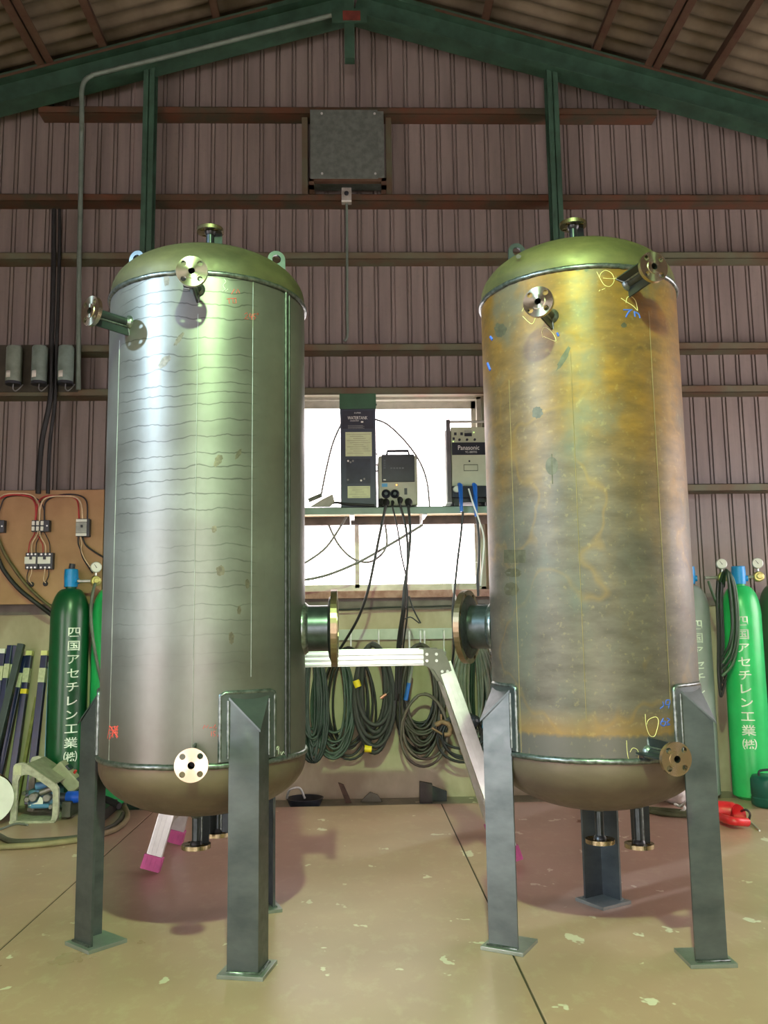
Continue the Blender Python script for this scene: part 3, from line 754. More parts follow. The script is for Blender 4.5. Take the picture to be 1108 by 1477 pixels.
# ================================================================== ON THE BACK WALL
# galvanised box on a rusted stand
e = empty('fan_cover_box', (-.04, 5.70, 4.005), 'galvanised sheet metal box on rusted bracket high on the gable wall', 'box')
b = MB().box(-.287, .212, 5.60, 5.78, 4.07, 4.555, .004).build('body', M_galv, e)
MB().box(-.29, .17, 5.594, 5.602, 4.062, 4.56, .002).build('door', M_galv, e)
for x in (-.21, .15):
    for z in (4.095, 4.53): MB().cyl(.008, 0, .006, frame((0, -1, 0), (x, 5.594, z)), 12).build('screw', M_alu, b)
MB().box(-.30, -.265, 5.60, 5.64, 4.005, 4.07).box(.19, .225, 5.60, 5.64, 4.005, 4.07).box(-.30, .225, 5.60, 5.635, 4.045, 4.07).box(-.30, -.265, 5.60, 5.78, 4.005, 4.02).box(.19, .225, 5.60, 5.78, 4.005, 4.02).build('stand', M_rust, e)
for x in (-.335, .25): MB().box(x - .02, x + .02, 5.74, 5.79, 4.01, 4.60).build('upright', M_girt, e)
# junction box with knob
e = empty('junction_box', (-.046, 5.68, 3.94), 'small grey junction box with black knob on the girt', 'junction box')
b = MB().box(-.081, -.013, 5.655, 5.70, 3.925, 4.03, .004).build('body', simple('box_grey', (150, 146, 138), .5), e)
MB().cyl(.016, 0, .012, frame((0, -1, 0), (-.047, 5.655, 3.985)), 16, .003).build('knob', M_plastic, b)
MB().box(-.081, -.013, 5.648, 5.655, 3.925, 3.934).build('label_strip', M_white, b)
# conduits
def pipe_thing(name, pts, r, mat, label, cat='conduit', k=8, sm=True, clamps=()):
    o = MB().tube(spline(pts, k) if sm else pts, r, 10).build(name, mat)
    return tag(o, label, cat)
M_cond = simple('grey_conduit', (112, 126, 116), .5, .2, .15)
pipe_thing('conduit', [(-.047, 5.685, 3.925), (-.047, 5.685, 3.6), (-.05, 5.685, 3.2), (-.05, 5.685, 3.0), (-.07, 5.685, 2.955)], .009, M_cond, 'thin grey conduit dropping from the knobbed junction box')
c0 = [at(118, 172, 5.53), at(118, 150, 5.53), at(118, 132, 5.53), at(122, 117, 5.53), at(133, 109, 5.53), at(150, 104, 5.53), at(300, 67, 5.53), at(478, 22, 5.53)]
pts = [at(113, 562, 5.66), at(114, 400, 5.66), at(116, 300, 5.66), at(117.5, 200, 5.64)] + c0
pipe_thing('conduit', pts, .016, M_cond, 'long grey conduit rising past girts then bending along the roof beam')
pipe_thing('power_cable', [at(78, 302, 5.675), at(77, 400, 5.675), at(74.5, 490, 5.67), at(73, 570, 5.66), at(60, 640, 5.665), at(55, 712, 5.655)], .017, M_black, 'thick black power cable hanging down behind three grey canisters', 'cable')
pipe_thing('power_cable', [at(86, 302, 5.68), at(85, 400, 5.68), at(82, 490, 5.68), at(80, 570, 5.67), at(72, 640, 5.67), at(69, 712, 5.66)], .012, M_black, 'thinner black power cable running down to the plywood board', 'cable')
# three grey canisters on the girt
for i, (px, tone) in enumerate(((20, (126, 138, 126)), (57, (122, 138, 130)), (95, (122, 140, 132)))):
    p = at(px, 530, 5.63)
    lab = ('stained grey metal canister fixed to the girt, farthest from the conduit', 'grey metal canister fixed to the girt between two others', 'grey metal canister fixed to the girt right beside the conduit')[i]
    e = empty('capacitor_canister', (p.x, 5.63, 2.64), lab, 'canister', 'grey canisters on the girt')
    Mx = Matrix.Translation((p.x, 5.63, 0))
    b = MB().lathe([[(0, 2.905), (.046, 2.905)], [(.046, 2.905), (.05, 2.898), (.05, 2.67)]], Mx, 32).build('body', simple('canister_paint_%d' % i, tone, .5, 0, .2, 12), e)
    MB().lathe([[(.05, 2.67), (.05, 2.652)], [(.05, 2.652), (0, 2.652)]], Mx, 28).build('terminal_base', M_plastic, e)
    MB().lathe([[(.0505, 2.69), (.0508, 2.69), (.0508, 2.735), (.0505, 2.735)]], Mx, 6, math.radians(228), math.radians(268)).build('paper_tag', M_white, e)
    MB().tube(spline([(p.x + .005, 5.62, 2.652), (p.x + .012, 5.60, 2.615), (p.x + .03, 5.60, 2.602), (p.x + .05, 5.62, 2.63), (p.x + .05, 5.66, 2.66)], 6), .004).build('lead', M_grayc, e)
    MB().box(p.x - .02, p.x + .02, 5.675, 5.70, 2.88, 2.935).box(p.x - .02, p.x + .02, 5.675, 5.71, 2.66, 2.69).build('bracket', M_galv, e)
MB().box(-2.5, -1.83, 5.69, 5.70, 2.62, 2.94).build('backing_board', simple('dark_backing', (60, 56, 46), .8, 0, .2), wb)
# ---- plywood distribution board
YB = 5.68
bd = MB().box(-2.95, -1.634, YB, YB + .018, 1.230, 1.963, .002).build('plywood_board', M_ply)
tag(bd, 'plywood distribution board with breakers on the wall above the blue bars', 'board')
MB().box(-2.9, -2.84, YB + .018, YW + .012, 1.25, 1.90).box(-1.75, -1.69, YB + .018, YW + .012, 1.25, 1.90).build('batten', M_ply, bd)
def brk(px0, px1, py0, py1, style, label, group=None, d=.045):
    a, b = at(px0, py1, YB - d), at(px1, py0, YB - d); x0, x1, z0, z1 = a.x, b.x, a.z, b.z
    e = empty('circuit_breaker' if style != 'block' else 'terminal_block', ((x0 + x1) / 2, YB - d / 2, z0), label, 'breaker' if style != 'block' else 'terminal block', group)
    bo = MB().box(x0, x1, YB - d, YB, z0, z1, .003).build('housing', M_plastic, e); h = z1 - z0; w_ = x1 - x0
    if style == 'small':
        MB().box(x0 - .004, x1 - .012, YB - d - .006, YB - d, z0 + h * .32, z0 + h * .75, .002).build('cover', M_white, e)
        MB().box(x0 + w_ * .38, x0 + w_ * .55, YB - d - .016, YB - d - .005, z0 + h * .58, z0 + h * .75).build('switch_lever', M_plastic, e)
        for k in range(3):
            for zz in (z0 + h * .1, z0 + h * .9): MB().cyl(.006, 0, .004, frame((0, -1, 0), (x0 + w_ * (.2 + .3 * k), YB - d, zz)), 10).build('screw', M_alu, bo)
    elif style == 'big':
        MB().box(x0 - .003, x1 - .015, YB - d - .008, YB - d, z0 + h * .2, z0 + h * .8, .002).build('cover', simple('cover_grey', (158, 160, 156), .5), e)
        for zz in (z0 + .004, z0 + h * .82): MB().box(x0 - .003, x1 - .015, YB - d - .006, YB - d, zz, zz + h * .15, .002).build('terminal_cover', M_white, e)
        MB().box(x0 + w_ * .38, x0 + w_ * .52, YB - d - .018, YB - d - .008, z0 + h * .5, z0 + h * .64).build('switch_lever', M_plastic, e)
    else:
        for k in range(3):
            for zz in (z0 + h * .08, z0 + h * .55): MB().box(x0 + w_ * (.04 + .25 * k), x0 + w_ * (.2 + .25 * k), YB - d - .01, YB - d, zz, zz + h * .36, .003).build('terminal', M_white, e)
        MB().cyl(.005, 0, .004, frame((0, -1, 0), (x1 - .012, YB - d, z0 + h * .5)), 10).build('screw', M_alu, bo)
    return e
brk(45, 71, 750, 767, 'block', 'three-pole terminal block under the red wires on plywood board')
brk(36, 55, 797, 821, 'small', 'small white-fronted breaker below the terminal block, farther from the board edge', 'twin breakers under terminal block')
brk(55, 76, 797, 821, 'small', 'small white-fronted breaker below the terminal block, nearer the dark green cylinder', 'twin breakers under terminal block')
brk(110, 129, 748, 774, 'big', 'large grey-fronted breaker at the board edge by the grey tank')
brk(-18, 6, 750, 768, 'block', 'terminal block at the start of the red wire run on plywood board')
M_wr, M_ww, M_wb2 = simple('red_wire', (176, 44, 48), .5), simple('pale_wire', (216, 190, 160), .5), simple('dark_wire', (40, 36, 44), .5)
yw = YB - .03
wires = [('red wire arching from terminal block over to the large breaker', M_wr, [(52, 752), (53, 735), (57, 722), (66, 716), (85, 715), (103, 716), (112, 724), (114, 748)], .0055),
         ('pale wire arching from terminal block over to the large breaker', M_ww, [(57, 752), (58, 735), (62, 722), (72, 716.5), (90, 715.5), (108, 717), (117, 727), (119, 748)], .005),
         ('dark wire arching from terminal block over to the large breaker', M_wb2, [(64, 752), (64, 735), (66, 724), (76, 717), (95, 713), (115, 715), (125, 724), (126, 748)], .005),
         ('red wire arch at the far end of the plywood board', M_wr, [(-8, 728), (2, 718), (14, 714), (30, 714), (44, 717), (51, 726), (52, 740), (51, 752)], .0065),
         ('pink wire arch lying above the red one on plywood board', M_ww, [(-8, 724), (3, 715), (14, 712), (34, 712), (47, 715), (55, 725), (57, 740), (57, 752)], .004),
         ('dark wire drooping at the far end of the plywood board', M_wb2, [(-6, 760), (0, 735), (6, 720), (16, 715.5), (34, 715), (50, 718), (60, 726), (64, 738)], .004),
         ('red wire from terminal block to first small breaker', M_wr, [(50, 766), (49, 772), (44, 780), (42, 788), (41, 798)], .0035),
         ('pale wire from terminal block to first small breaker', M_ww, [(55, 766), (53, 772), (48, 780), (46, 788), (46, 798)], .0035),
         ('dark wire from terminal block to first small breaker', M_wb2, [(60, 766), (58, 773), (53, 782), (52, 790), (52, 798)], .003),
         ('red wire from terminal block to second small breaker', M_wr, [(52, 768), (57, 777), (61, 784), (62, 790), (62, 798)], .0028),
         ('pale wire from terminal block to second small breaker', M_ww, [(57, 766), (59, 775), (64, 783), (66, 790), (66, 798)], .0035),
         ('dark wire from terminal block to second small breaker', M_wb2, [(63, 766), (67, 773), (71, 782), (72, 790), (72, 798)], .003),
         ('brown wires below first small breaker into the board', M_wb2, [(42, 820), (39, 830), (40, 840), (46, 843)], .003),
         ('pale wire below first small breaker into the board', M_ww, [(46, 820), (45, 828), (42, 836), (46, 843)], .003),
         ('pale wire below second small breaker into the board', M_ww, [(65, 820), (64, 828), (63, 836), (66, 841)], .003),
         ('dark wire below second small breaker into the board', M_wb2, [(70, 820), (70, 830), (67, 838), (66, 842)], .003),
         ('black wires hanging below the large breaker', M_black, [(113, 774), (113, 784), (117, 795), (120, 805), (128, 818), (134, 826)], .005),
         ('pale wire hanging below the large breaker', M_ww, [(116, 774), (118, 784), (117, 793), (122, 806), (130, 818)], .003),
         ('black cable leaving the large breaker towards the grey tank', M_black, [(119, 774), (124, 786), (135, 795), (150, 804), (160, 808)], .006)]
for lab, mt, px, r_ in wires:
    yo = yw - {M_wr: 0, M_ww: .013, M_wb2: -.013, M_black: -.01}[mt]
    o = MB().tube(spline([at(x, y, yo) for x, y in px], 6), r_, 7).build('wire', mt); tag(o, lab, 'wire')
for x, y in ((46, 843), (66, 842)):
    p = at(x, y, YB); o = MB().cyl(.016, 0, .012, frame((0, -1, 0), p), 16, .003).build('cable_grommet', M_black)
    tag(o, 'black cable grommet on plywood under the %s small breaker' % ('first' if x < 50 else 'second'), 'grommet')
pipe_thing('power_cable', [at(-10, 780, 5.64), at(0, 812, 5.635), at(12, 832, 5.635), at(30, 852, 5.635), at(50, 868, 5.64), at(72, 885, 5.68), at(90, 900, 5.74)], .014, M_black, 'thick black cable sweeping down across the plywood board', 'cable')
pipe_thing('power_cable', [at(-8, 762, 5.66), at(5, 795, 5.66), at(19, 818, 5.66), at(37, 842, 5.66), at(57, 862, 5.66), at(80, 880, 5.69)], .010, simple('olive_cable', (92, 84, 50), .5), 'olive cable sweeping down beside the thick black one', 'cable')
# ---- rail with hooks and hanging coils
rl = tag(MB().box(-1.1, 1.0, 5.775, YW, .972, 1.042, .002).build('hook_rail', simple('pale_rail', (176, 182, 172), .6, 0, .08)), 'pale flat rail with hooks on the concrete wall under the window', 'rail')
for px in (478, 506, 546, 590, 606, 612, 640, 680, 705):
    p = at(px, 912, 5.76)
    MB().tube(spline([(p.x, 5.776, p.z + .01), (p.x, 5.755, p.z + .012), (p.x, 5.75, p.z - .01), (p.x, 5.75, p.z - .10), (p.x, 5.735, p.z - .135), (p.x, 5.70, p.z - .14), (p.x, 5.685, p.z - .12)], 4), .006, 7).build('hook', M_alu, rl)
def coil(name, cx, top, wid, hgt, n, r_, mat, label, group=None, Y=5.68, jig=.012, squash=.55, parts=None, narrow=.72, lo=.5):
    """hose hung on a hook: loops that pinch at the top and belly out below"""
    a = at(cx, top, Y); b = at(cx, top + hgt, Y); wx = wid * .00456 / 2; H_ = a.z - b.z; pts = []
    rnd = random.Random(hash(label) % 999 if False else int(cx * 7 + wid))
    K = 18
    for i in range(n):
        hw = wx * rnd.uniform(lo, 1.0); hh = H_ * rnd.uniform(.72, 1.0); dx = rnd.uniform(-jig, jig); dy = rnd.uniform(-.013, .013); dz = rnd.uniform(-.01, .01)
        for k in range(K):
            t = 2 * math.pi * (k / K) ; s_ = (1 - math.cos(t)) / 2                # 0 at the hook, 1 at the bottom
            prof = math.sin(t) * (narrow + (1 - narrow) * s_ ** squash)
            pts.append(Vector((a.x + dx * s_ + hw * prof, Y + dy + .005 * math.sin(3 * t + i), a.z + dz - hh * s_)))
    e = empty(name, (a.x, Y, b.z), label, 'hose', group)
    MB().tube(spline(pts, 2), r_, 7).build('hose', mat, e)
    return e, a, b
coil('hose_coil', 450, 930, 46, 172, 13, .0085, M_blackg, 'dark green hose coil hanging half behind the grey tank', Y=5.620, lo=.2)
coil('hose_coil', 480, 932, 70, 165, 11, .0085, simple('grey_green_hose', (62, 76, 70), .45), 'grey-green hose coil hanging between the grey tank and yellow tape', Y=5.668)
coil('hose_coil', 502, 934, 84, 168, 5, .0075, M_black, 'thin black cable coil drooping lowest beside the yellow tape', Y=5.722)
e, a, b = coil('hose_coil', 538, 930, 64, 160, 8, .014, simple('black_hose_matte', (44, 46, 44), .6), 'thick black hose coil with yellow tape bands', Y=5.615)
for px, py, an in ((515, 986, .35), (531, 1080, 1.5)):
    p = at(px, py, 5.60); d = Vector((math.sin(an), 0, -math.cos(an)))
    MB().tube([p - d * .022, p + d * .022], .022, 12).build('yellow_tape', M_yellow, e)
coil('hose_coil', 606, 930, 80, 165, 12, .009, simple('brown_black_cable', (58, 54, 46), .5), 'brownish cable coil hanging behind the platform hinge', Y=5.668)
coil('hose_coil', 603, 935, 76, 150, 10, .009, M_black, 'black cable coil hanging under the platform hinge', Y=5.722)
coil('hose_coil', 612, 1000, 74, 110, 2, .009, simple('grey_brown_cable', (84, 76, 66), .5), 'low loop of grey-brown cable below the black coil', Y=5.615)
coil('hose_coil', 682, 922, 72, 170, 18, .009, simple('khaki_hose', (94, 98, 80), .5), 'khaki hose coil hanging behind the ochre tank flange', Y=5.668, lo=.12)
coil('hose_coil', 688, 930, 58, 160, 8, .009, M_blackg, 'dark hose coil hanging closest to the ochre tank leg', Y=5.722, lo=.2)
coil('hose_coil', 668, 1030, 84, 70, 4, .009, M_black, 'short black cable loop behind the sloping platform leg', Y=5.615)
def torch(p0, p1, mats, label, r_=.013):
    p0, p1 = Vector(p0), Vector(p1); e = empty('welding_torch', (p1.x, p1.y, min(p0.z, p1.z)), label, 'torch'); d = p1 - p0
    MB().tube([p0, p0 + d * .5], [r_ * .6, r_], 10).build('neck', mats[0], e); MB().tube([p0 + d * .5, p1], [r_, r_ * 1.1], 10).build('grip', mats[1], e)
torch(at(595, 960, 5.62), at(585, 1010, 5.62), (M_grayc, M_bluepl), 'torch with blue grip hanging in the black coil')
torch(at(566, 995, 5.61), at(549, 1007, 5.61), (M_black, simple('copper', (196, 140, 120), .35, .6)), 'torch with copper nozzle poking out of the taped coil', .010)
torch(at(702, 1010, 5.58), at(698, 1050, 5.58), (M_grayc, simple('teal_plastic', (30, 92, 122), .45)), 'torch with teal grip beside the ochre tank leg')
p = at(682, 1042, 5.56); tag(MB().cyl(.032, -.04, .04, frame((.5, -.2, .6), p), 20, .012).build('cable_connector', M_plastic), 'bulky black cable connector in the khaki coil', 'connector')
# C clamp hanging with the coil
e = empty('c_clamp', at(637, 1060, 5.60), 'rusty C-clamp hanging below the cable coils', 'clamp')
M_cl = simple('rusty_clamp', (128, 100, 74), .7, .2, .25, 30)
q = lambda x, y: at(x, y, 5.60)
MB().tube([q(628, 1046), q(637, 1041), q(646, 1044), q(650, 1051), q(648, 1059), q(641, 1060)], .016, 8).build('frame', M_cl, e)
MB().tube([q(623, 1050), q(638, 1059)], .007, 8).tube([q(636, 1030), q(637, 1042)], .007).build('screw', M_cl, e)
# ---- shelf under the window with the welding sets
sh = empty('wall_shelf', (.1, 5.6, 1.745), 'pale green steel shelf on brackets across the window', 'shelf')
ZS = 1.797
MB().box(-.95, 1.02, 5.42, 5.424, ZS - .045, ZS).box(-.95, 1.02, 5.42, 5.78, ZS - .004, ZS).build('shelf_board', M_sgreen, sh)
MB().box(-.95, 1.02, 5.43, 5.75, ZS - .022, ZS - .004).build('underside_plank', simple('pale_wood', (216, 198, 162), .7, 0, .08, 8), sh)
MB().box(-.95, 1.02, 5.73, 5.77, ZS - .075, ZS - .022).build('back_rail', simple('dark_rail', (96, 88, 84), .7), sh)
for px in (508, 612):
    p = at(px, 748, 5.5)
    MB().box(p.x - .015, p.x + .015, 5.44, 5.75, ZS - .05, ZS - .022).prism([(5.74, ZS - .03), (5.74, ZS - .13), (5.71, ZS - .13), (5.45, ZS - .05), (5.45, ZS - .03)], p.x - .014, p.x - .008, Matrix(((0, 0, 1, 0), (1, 0, 0, 0), (0, 1, 0, 0), (0, 0, 0, 1)))).build('bracket', M_alu, sh)
# cooling water tank unit
x0, x1, y0, y1, z0, z1 = -.098, .126, 5.43, 5.70, ZS, 2.525
M_navy = simple('navy_cabinet', (54, 62, 76), .45, .1, .1, 12)
e = empty('water_cooler', (.014, 5.56, ZS), 'tall dark cooling water cabinet with green cap on the shelf', 'water cooler')
bo = MB().box(x0, x1, y0, y1, z0, z1 - .1, .004).build('cabinet', M_navy, e)
MB().box(x0 - .004, x1 + .004, y0 - .004, y1 + .004, z1 - .10, z1, .004).build('green_cap', simple('dark_green_cap', (44, 84, 56), .45, 0, .12, 10), e)
def panel(x0, x1, zz0, zz1, yy, mat, name, par, th=.003, bev=0): return MB().box(x0, x1, yy - th, yy, zz0, zz1, bev).build(name, mat, par)
pl = panel(-.085, .113, 2.295, 2.415, y0, simple('label_navy', (34, 38, 52), .4), 'name_plate', bo)
pp = panel(-.066, .100, 2.12, 2.275, y0, simple('pale_green_sheet', (196, 206, 164), .6, 0, .08, 20), 'instruction_sheet', bo)
ps = panel(-.055, .086, 1.855, 1.93, y0, simple('pale_green_sheet', (196, 206, 164)), 'instruction_sheet', bo)
panel(-.062, .09, 1.945, 2.105, y0, simple('dark_recess', (40, 48, 62), .5), 'recess_panel', bo, .002)
def words(par, items, yy, mat, name='print'):
    for body, size, cx, cz, wdt in items:
        m = MB(); text_on(m, body, size, (cx, yy, cz), (1, 0, 0), (0, 0, 1), .0, wdt)
        if m.v: m.build(name, mat, par)
words(pl, [('WATERTANK', .030, .012, 2.365, .125), ('SUPER', .012, .012, 2.398, .042), ('COOLING SYSTEM', .010, -.008, 2.347, .055)], y0 - .0036, M_white)
panel(.033, .048, 2.335, 2.345, y0 - .003, M_white, 'print_block', pl, .0006)
for i in range(4): panel(-.05, .045 + .01 * (i % 2), 2.316 - i * .006, 2.3185 - i * .006, y0 - .003, M_grayc, 'print_line', pl, .0006)
for par, xa, xb, zt, n_ in ((pp, -.058, .092, 2.262, 10), (ps, -.047, .078, 1.92, 5)):
    for i in range(n_):
        panel(xa + .02 * (i % 3), xb - .015 * ((i * 7) % 4), zt - i * .0135 - .0025, zt - i * .0135, y0 - .003, simple('print_grey', (150, 156, 128), .7), 'print_line', par, .0005)
for x, z, c_ in ((-.05, 2.09, M_white), (-.035, 2.082, M_grayc), (-.02, 2.09, M_grayc), (.03, 1.965, M_white), (.05, 1.975, M_grayc), (-.052, 1.97, M_grayc)):
    MB().cyl(.006, 0, .006, frame((0, -1, 0), (x, y0 - .002, z)), 10).build('fitting', c_, bo)
for z in (2.46, 2.14, 2.07, 2.03): MB().cyl(.007, 0, .008, frame((1, 0, 0), (x1 + .001, 5.46, z)), 8).build('side_screw', M_plastic, bo)
# grey TIG welder
x0, x1, z1 = .140, .386, 2.135
M_wg = simple('welder_grey', (168, 172, 154), .5, 0, .08, 10)
e = empty('tig_welder', ((x0 + x1) / 2, 5.55, ZS), 'grey welding power source with black display panel on the shelf', 'welding machine')
bo = MB().box(x0, x1, 5.44, 5.72, ZS + .01, z1 - .01, .012).build('case', M_wg, e)
for x in (x0 + .03, x1 - .03):
    for y in (5.47, 5.69): MB().cyl(.012, 0, .012, Matrix.Translation((x, y, ZS)), 10).build('foot', M_plastic, e)
dp = MB().box(x0 + .02, x1 - .02, 5.428, 5.441, 1.955, z1 - .005, .004).build('display_panel', M_plastic, e)
for i in range(4): panel(x0 + .032, x0 + .045, 2.085 - i * .015, 2.095 - i * .015, 5.4278, simple('panel_grey', (74, 78, 88), .5), 'button', dp, .001)
for i in range(5): panel(x0 + .075 + i * .018, x0 + .087 + i * .018, 2.038, 2.046, 5.4278, simple('panel_grey2', (96, 98, 106), .5), 'button', dp, .001)
panel(x0 + .03, x0 + .045, 1.965, 1.972, 5.4278, M_white, 'button', dp, .001)
MB().tube([(x0 + .05, 5.47, z1 - .02), (x0 + .06, 5.47, z1 + .025), (x0 + .19, 5.47, z1 + .025), (x0 + .20, 5.47, z1 - .02)], .009, 8).build('handle', M_plastic, e)
lg_ = panel(x0 + .02, x0 + .055, 1.925, 1.947, 5.439, simple('logo_blue', (80, 150, 196), .5), 'blue_badge', bo, .002)
MB().cyl(.005, 0, .004, frame((0, -1, 0), (x0 + .112, 5.44, 1.937)), 10).build('pilot_light', emit_mat('orange_led', (255, 170, 90), 2.5), bo)
panel(x0 + .16, x0 + .178, 1.875, 1.915, 5.439, M_plastic, 'rocker_switch', bo, .005)
for x, z in ((x0 + .045, 1.88), (x0 + .10, 1.88)):
    s_ = MB().lathe([[(.028, 0), (.028, .008), (.022, .012)], [(.022, .012), (.016, .004), (.0, .004)]], frame((0, -1, 0), (x, 5.439, z)), 24).build('output_socket', M_plastic, bo)
    MB().cyl(.010, .004, .02, frame((0, -1, 0), (x, 5.439, z)), 14).build('socket_pin', M_gus, s_)
plugs = []
for dx, z, rr in ((.015, 1.835, .020), (.045, 1.83, .022), (.085, 1.83, .011), (.132, 1.845, .018), (.185, 1.83, .024)):
    x = x0 + dx
    MB().tube([(x, 5.44, z), (x, 5.405, z - .008), (x - .004, 5.39, z - .03)], [rr, rr, rr * .6], 12).build('cable_plug', M_black, e); plugs.append((x - .004, 5.39, z - .03))
# white TIG set with handle rail
x0, x1, z0, z1 = .602, .86, ZS + .02, 2.305
M_pg = simple('welder_pale_green', (176, 184, 158), .5, 0, .06, 10)
e = empty('tig_welder', (.73, 5.58, ZS), 'pale green welding power source with rail handles behind the ochre tank', 'welding machine')
bo = MB().box(x0, x1, 5.44, 5.74, ZS + .13, z1, .006).build('case', M_pg, e)
MB().box(x0, x1, 5.47, 5.74, ZS + .03, ZS + .13).build('connection_bay', M_plastic, e)
MB().box(x0, x1, 5.445, 5.46, ZS + .06, ZS + .13).build('bay_front', simple('bay_navy', (28, 34, 52), .5), e)
for x in (x0 + .03, x1 - .03):
    for y in (5.48, 5.70): MB().box(x - .015, x + .015, y - .015, y + .015, ZS, ZS + .06).build('foot', M_plastic, e)
MB().box(x0 - .03, x0 - .004, 5.435, 5.45, ZS + .03, 2.355, .003).build('side_post', simple('post_grey', (84, 82, 84), .5), e)
MB().tube([(x0 - .018, 5.443, 2.34), (x1, 5.443, 2.34)], .008, 10).build('top_rail', M_alu, e)
MB().box(x0 - .035, x0 - .002, 5.46, 5.74, ZS + .02, 2.29, .002).build('side_cover', M_white, e)
nb_ = panel(x0 + .004, x1 - .002, 2.125, 2.205, 5.4395, simple('name_band', (30, 36, 48), .4), 'name_band', bo)
words(nb_, [('Panasonic', .042, .712, 2.170, .135), ('YC-300TR5', .018, .728, 2.142, .075)], 5.436, M_white)
for x, z, a_, b_ in ((.622, 2.27, .016, .018), (.662, 2.27, .016, .018), (.612, 2.238, .014, .016)):
    panel(x, x + a_, z - b_, z, 5.4395, M_plastic, 'switch', bo)
panel(.688, .735, 2.245, 2.265, 5.4395, M_plastic, 'display', bo); panel(.688, .735, 2.267, 2.283, 5.4395, simple('meter_grey', (140, 146, 134), .5), 'meter', bo)
for x in (.655, .703, .752): MB().cyl(.008, 0, .010, frame((0, -1, 0), (x, 5.44, 2.222)), 12).build('dial_knob', M_plastic, bo)
for x, z in ((.616, 2.212), (.748, 2.27)): MB().cyl(.004, 0, .003, frame((0, -1, 0), (x, 5.44, z)), 8).build('pilot_light', emit_mat('green_led', (200, 255, 150), 2), bo)
MB().cyl(.006, 0, .003, frame((0, -1, 0), (.715, 5.44, 2.085)), 10).build('screw', M_plastic, bo)
for a_, b_, c_, d_ in ((.678, .768, 2.060, 2.064), (.678, .768, 2.022, 2.026), (.678, .681, 2.022, 2.064), (.765, .768, 2.022, 2.064)):
    panel(a_, b_, c_, d_, 5.4395, simple('print_dark', (64, 74, 62), .6), 'rating_plate_border', bo, .001)
MB().cyl(.021, 0, .02, frame((0, -1, 0), (.627, 5.445, 1.905)), 20, .004).build('gas_inlet', M_alu, e)
for px, pa, pb in ((666, 700, 738), (687, 700, 745)):
    a, b = at(px - 2, pa, 5.40), at(px, pb, 5.385)
    MB().tube([(a.x, 5.44, a.z + .01), a, b], [.014, .015, .010], 12).build('blue_plug', M_bluepl, e)
# odds and ends on the shelf
e = empty('torch_holder', at(462, 728, 5.47), 'battered grey torch holder lying on the shelf beside the dark cabinet', 'tool')
a, b, c_ = at(445, 722, 5.47), at(464, 714, 5.47), at(482, 712, 5.47)
MB().tube([a, b], .014, 10).build('handle', simple('dirty_steel', (104, 108, 100), .6, .2, .3, 30), e)
Mk = frame((0, -1, 0), (0, 5.45, 0)); 
pol = [at(448, 731, 5.46), at(464, 721, 5.46), at(480, 713, 5.46), at(483, 724, 5.46), at(476, 731, 5.46)]
MB().add([Vector((p.x, 5.445, p.z)) for p in pol] + [Vector((p.x, 5.475, p.z)) for p in pol], [tuple(range(5)), tuple(range(5, 10))] + [(i, (i + 1) % 5, 5 + (i + 1) % 5, 5 + i) for i in range(5)]).build('tray', simple('dull_plate', (150, 148, 140), .5), e)
o = MB().tube(spline([at(478, 726, 5.46), at(486, 725, 5.45), at(500, 727, 5.42), at(520, 728, 5.42), at(540, 729, 5.42)], 5), .008, 8).build('coiled_lead', M_black); tag(o, 'black lead lying along the foot of the dark cabinet', 'cable')
# cables
def cab(px, r_, mat, label, Y=5.38, cat='cable', name='cable'):
    pts = [at(p[0], p[1], p[2] if len(p) > 2 else Y) if not isinstance(p, Vector) else p for p in px]
    o = MB().tube(spline(pts, 8), r_, 8).build(name, mat); return tag(o, label, cat)
V = Vector
cab([V(plugs[1]), (548, 770), (541, 805), (530, 855), (515, 895, 5.45), (488, 940, 5.6)], .0085, M_black, 'black cable curving from the grey welder down towards the flange')
cab([V(plugs[2]), (573, 760, 5.40), (579, 800, 5.42), (586, 835, 5.43), (588, 880, 5.44), (583, 925, 5.50), (578, 980, 5.56), (576, 1060, 5.57)], .005, M_black, 'thin black lead from the grey welder joining the bundle')
cab([V(plugs[3]), (585, 758), (588, 790), (587, 830), (584, 870), (581, 900, 5.42), (579, 930, 5.46)], .0075, M_black, 'black lead dropping straight from the grey welder')
cab([V(plugs[4]), (592, 770, 5.36), (588, 815, 5.35), (583, 850, 5.35), (581, 880, 5.36), (575, 920, 5.44), (572, 960, 5.5), (571, 1010, 5.54)], .0085, M_black, 'thick black lead from the last socket of the grey welder')
cab([(583, 875, 5.42), (579, 905, 5.46), (576, 940, 5.52), (574, 1000, 5.565)], .014, M_black, 'thick black sheath gathering the welder leads')
cab([(590, 860), (597, 880), (607, 899)], .005, M_black, 'loose black lead end sticking out of the bundle')
cab([(584, 893), (592, 890), (600, 895), (605, 899)], .004, M_black, 'short black tie looping beside the bundle')
cab([(500, 745, 5.6), (470, 790, 5.6), (430, 818, 5.6)], .0075, M_grayc, 'grey cable sloping under the shelf, upper of two')
cab([(610, 757, 5.55), (560, 787, 5.55), (515, 812, 5.55), (470, 830, 5.55), (430, 838, 5.55)], .0085, M_grayc, 'grey cable sloping under the shelf, lower of two')
cab([(474, 757, 5.64), (488, 785, 5.64), (508, 805, 5.64), (530, 811, 5.64), (548, 802, 5.64), (558, 785, 5.64), (556, 757, 5.64)], .007, M_grayc, 'grey cable loop hanging under the shelf')
cab([(600, 768, 5.7), (640, 790, 5.7), (690, 812, 5.7)], .003, M_white, 'thin pale cord crossing the lower window pane')
